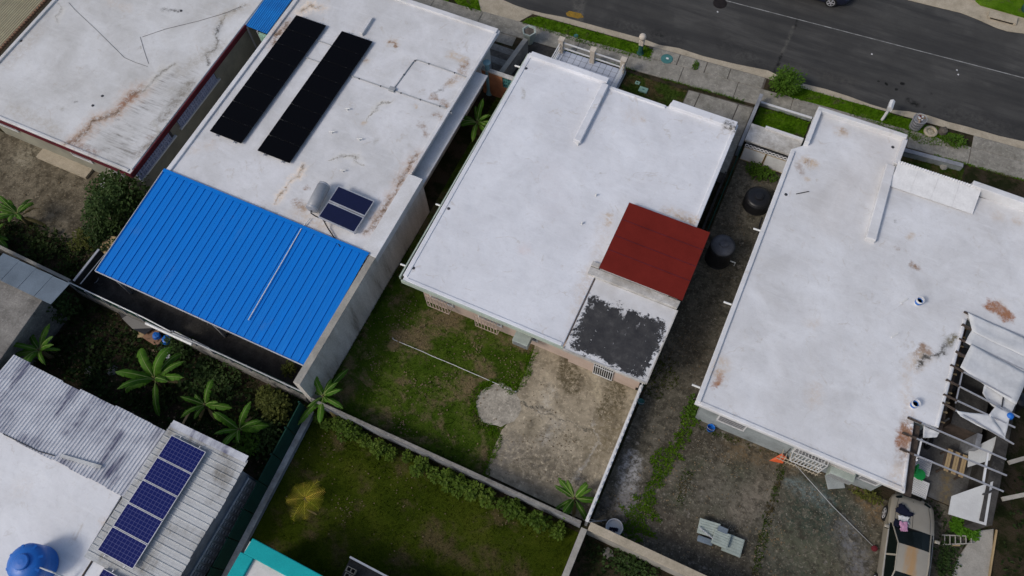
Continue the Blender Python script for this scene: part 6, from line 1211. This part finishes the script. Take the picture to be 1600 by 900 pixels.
one('white_pipe_length', tubev([W(228, 505, 1.35), W(300, 538, 1.35)], .07, 8), M['pvc_white'], 'long white pipe lying along the green panel fence', 'pipe')
one('tan_board', ([tuple(W(*p, z_)+Vector((0, 0, dz))) for dz in (0, -.03) for p, z_ in (((168, 368), .6), ((182, 370), .7), ((163, 402), .25), ((152, 392), .2))], [(0, 3, 2, 1), (4, 5, 6, 7), (0, 1, 5, 4), (1, 2, 6, 5), (2, 3, 7, 6), (3, 0, 4, 7)]), M['timber_cream'], 'tan board under the blue roof corner', 'board')
p = W(146, 436, .02); one('hoop', torus(p.x, p.y, .05, .26, .022, 24, 6), M['steel'], 'thin grey hoop on the dark patio floor', 'hoop')
p = W(163, 287, .4); cr = thing('white_chair', 'white plastic chair under the dark garden tree', 'chair', (p.x, p.y, 0)); x, y = p.x, p.y
mk('seat', boxv(x-.22, x+.22, y-.22, y+.22, .4, .43), M['white_metal'], cr, bevel=.01); mk('backrest', join(boxv(x-.22, x+.22, y+.2, y+.24, .72, .82), *[boxv(x-.2+k*.12, x-.16+k*.12, y+.2, y+.24, .42, .74) for k in range(4)]), M['white_metal'], cr)
for a in (-.2, .2):
    for b in (-.2, .2): mk('leg', tubev([(x+a, y+b, 0), (x+a*.95, y+b*.95, .41)], .02, 6), M['white_metal'], cr)
one('pale_rod', tubev([W(143, 308, .3), W(157, 290, .7)], .02, 6), M['pvc_white'], 'thin white rod leaning near the white chair', 'rod')
p = W(208, 273, 1.2); one('step_stool', join(*[boxv(p.x-.3, p.x+.3, p.y-.2+k*.18, p.y-.08+k*.18, .3+k*.28, .34+k*.28) for k in range(3)], beam((p.x-.3, p.y-.25, 0), (p.x-.3, p.y+.35, 1.1), .05, .04), beam((p.x+.3, p.y-.25, 0), (p.x+.3, p.y+.35, 1.1), .05, .04)), M['sheet_blue_grey'], 'blue grey steps behind the corner of the maroon edge', 'steps')
p = W(174, 318, .05); one('flat_slab', rot(boxv(p.x-.5, p.x+.5, p.y-.45, p.y+.45, 0, .1), .3, (p.x, p.y)), M['conc_light'], 'pale slab under the dark garden tree', 'slab', bevel=.02)
for i, (px, py, s_) in enumerate(((140, 580, .3), (175, 578, .34), (312, 640, .22), (700, 870, .0))):
    if s_: p = W(px, py); Vr, Fr = lathe(p.x, p.y, [(s_*.8, 0), (s_*.6, .06), (s_*.2, .1)], 8); one('rubble', ([(a+random.uniform(-.06, .06), b+random.uniform(-.06, .06), c) for a, b, c in Vr], Fr), M['conc'], ('grey rubble lump beneath the zinc roof edge', 'wider grey rubble lump under arching banana leaves', 'small reddish rubble lump in the shaded yard')[i], 'rubble')
one('leaning_plank', beam(W(283, 667, .4), W(297, 642, 1.0), .1, .04), M['timber_cream'], 'tan plank leaning beside the side zinc roof', 'plank')
for px, py, s_, lb in ((950, 865, .5, 'broken pale slab in the lower lot'), (985, 885, .7, 'larger broken pale slab in the lower lot')): p = W(px, py, .05); one('broken_slab', prism([(p.x+s_*.6*math.cos(a)*random.uniform(.6, 1.1), p.y+s_*.5*math.sin(a)*random.uniform(.6, 1.1)) for a in (0, .9, 1.9, 2.8, 3.9, 5.1)], 0, .06), M['conc'], lb, 'slab')
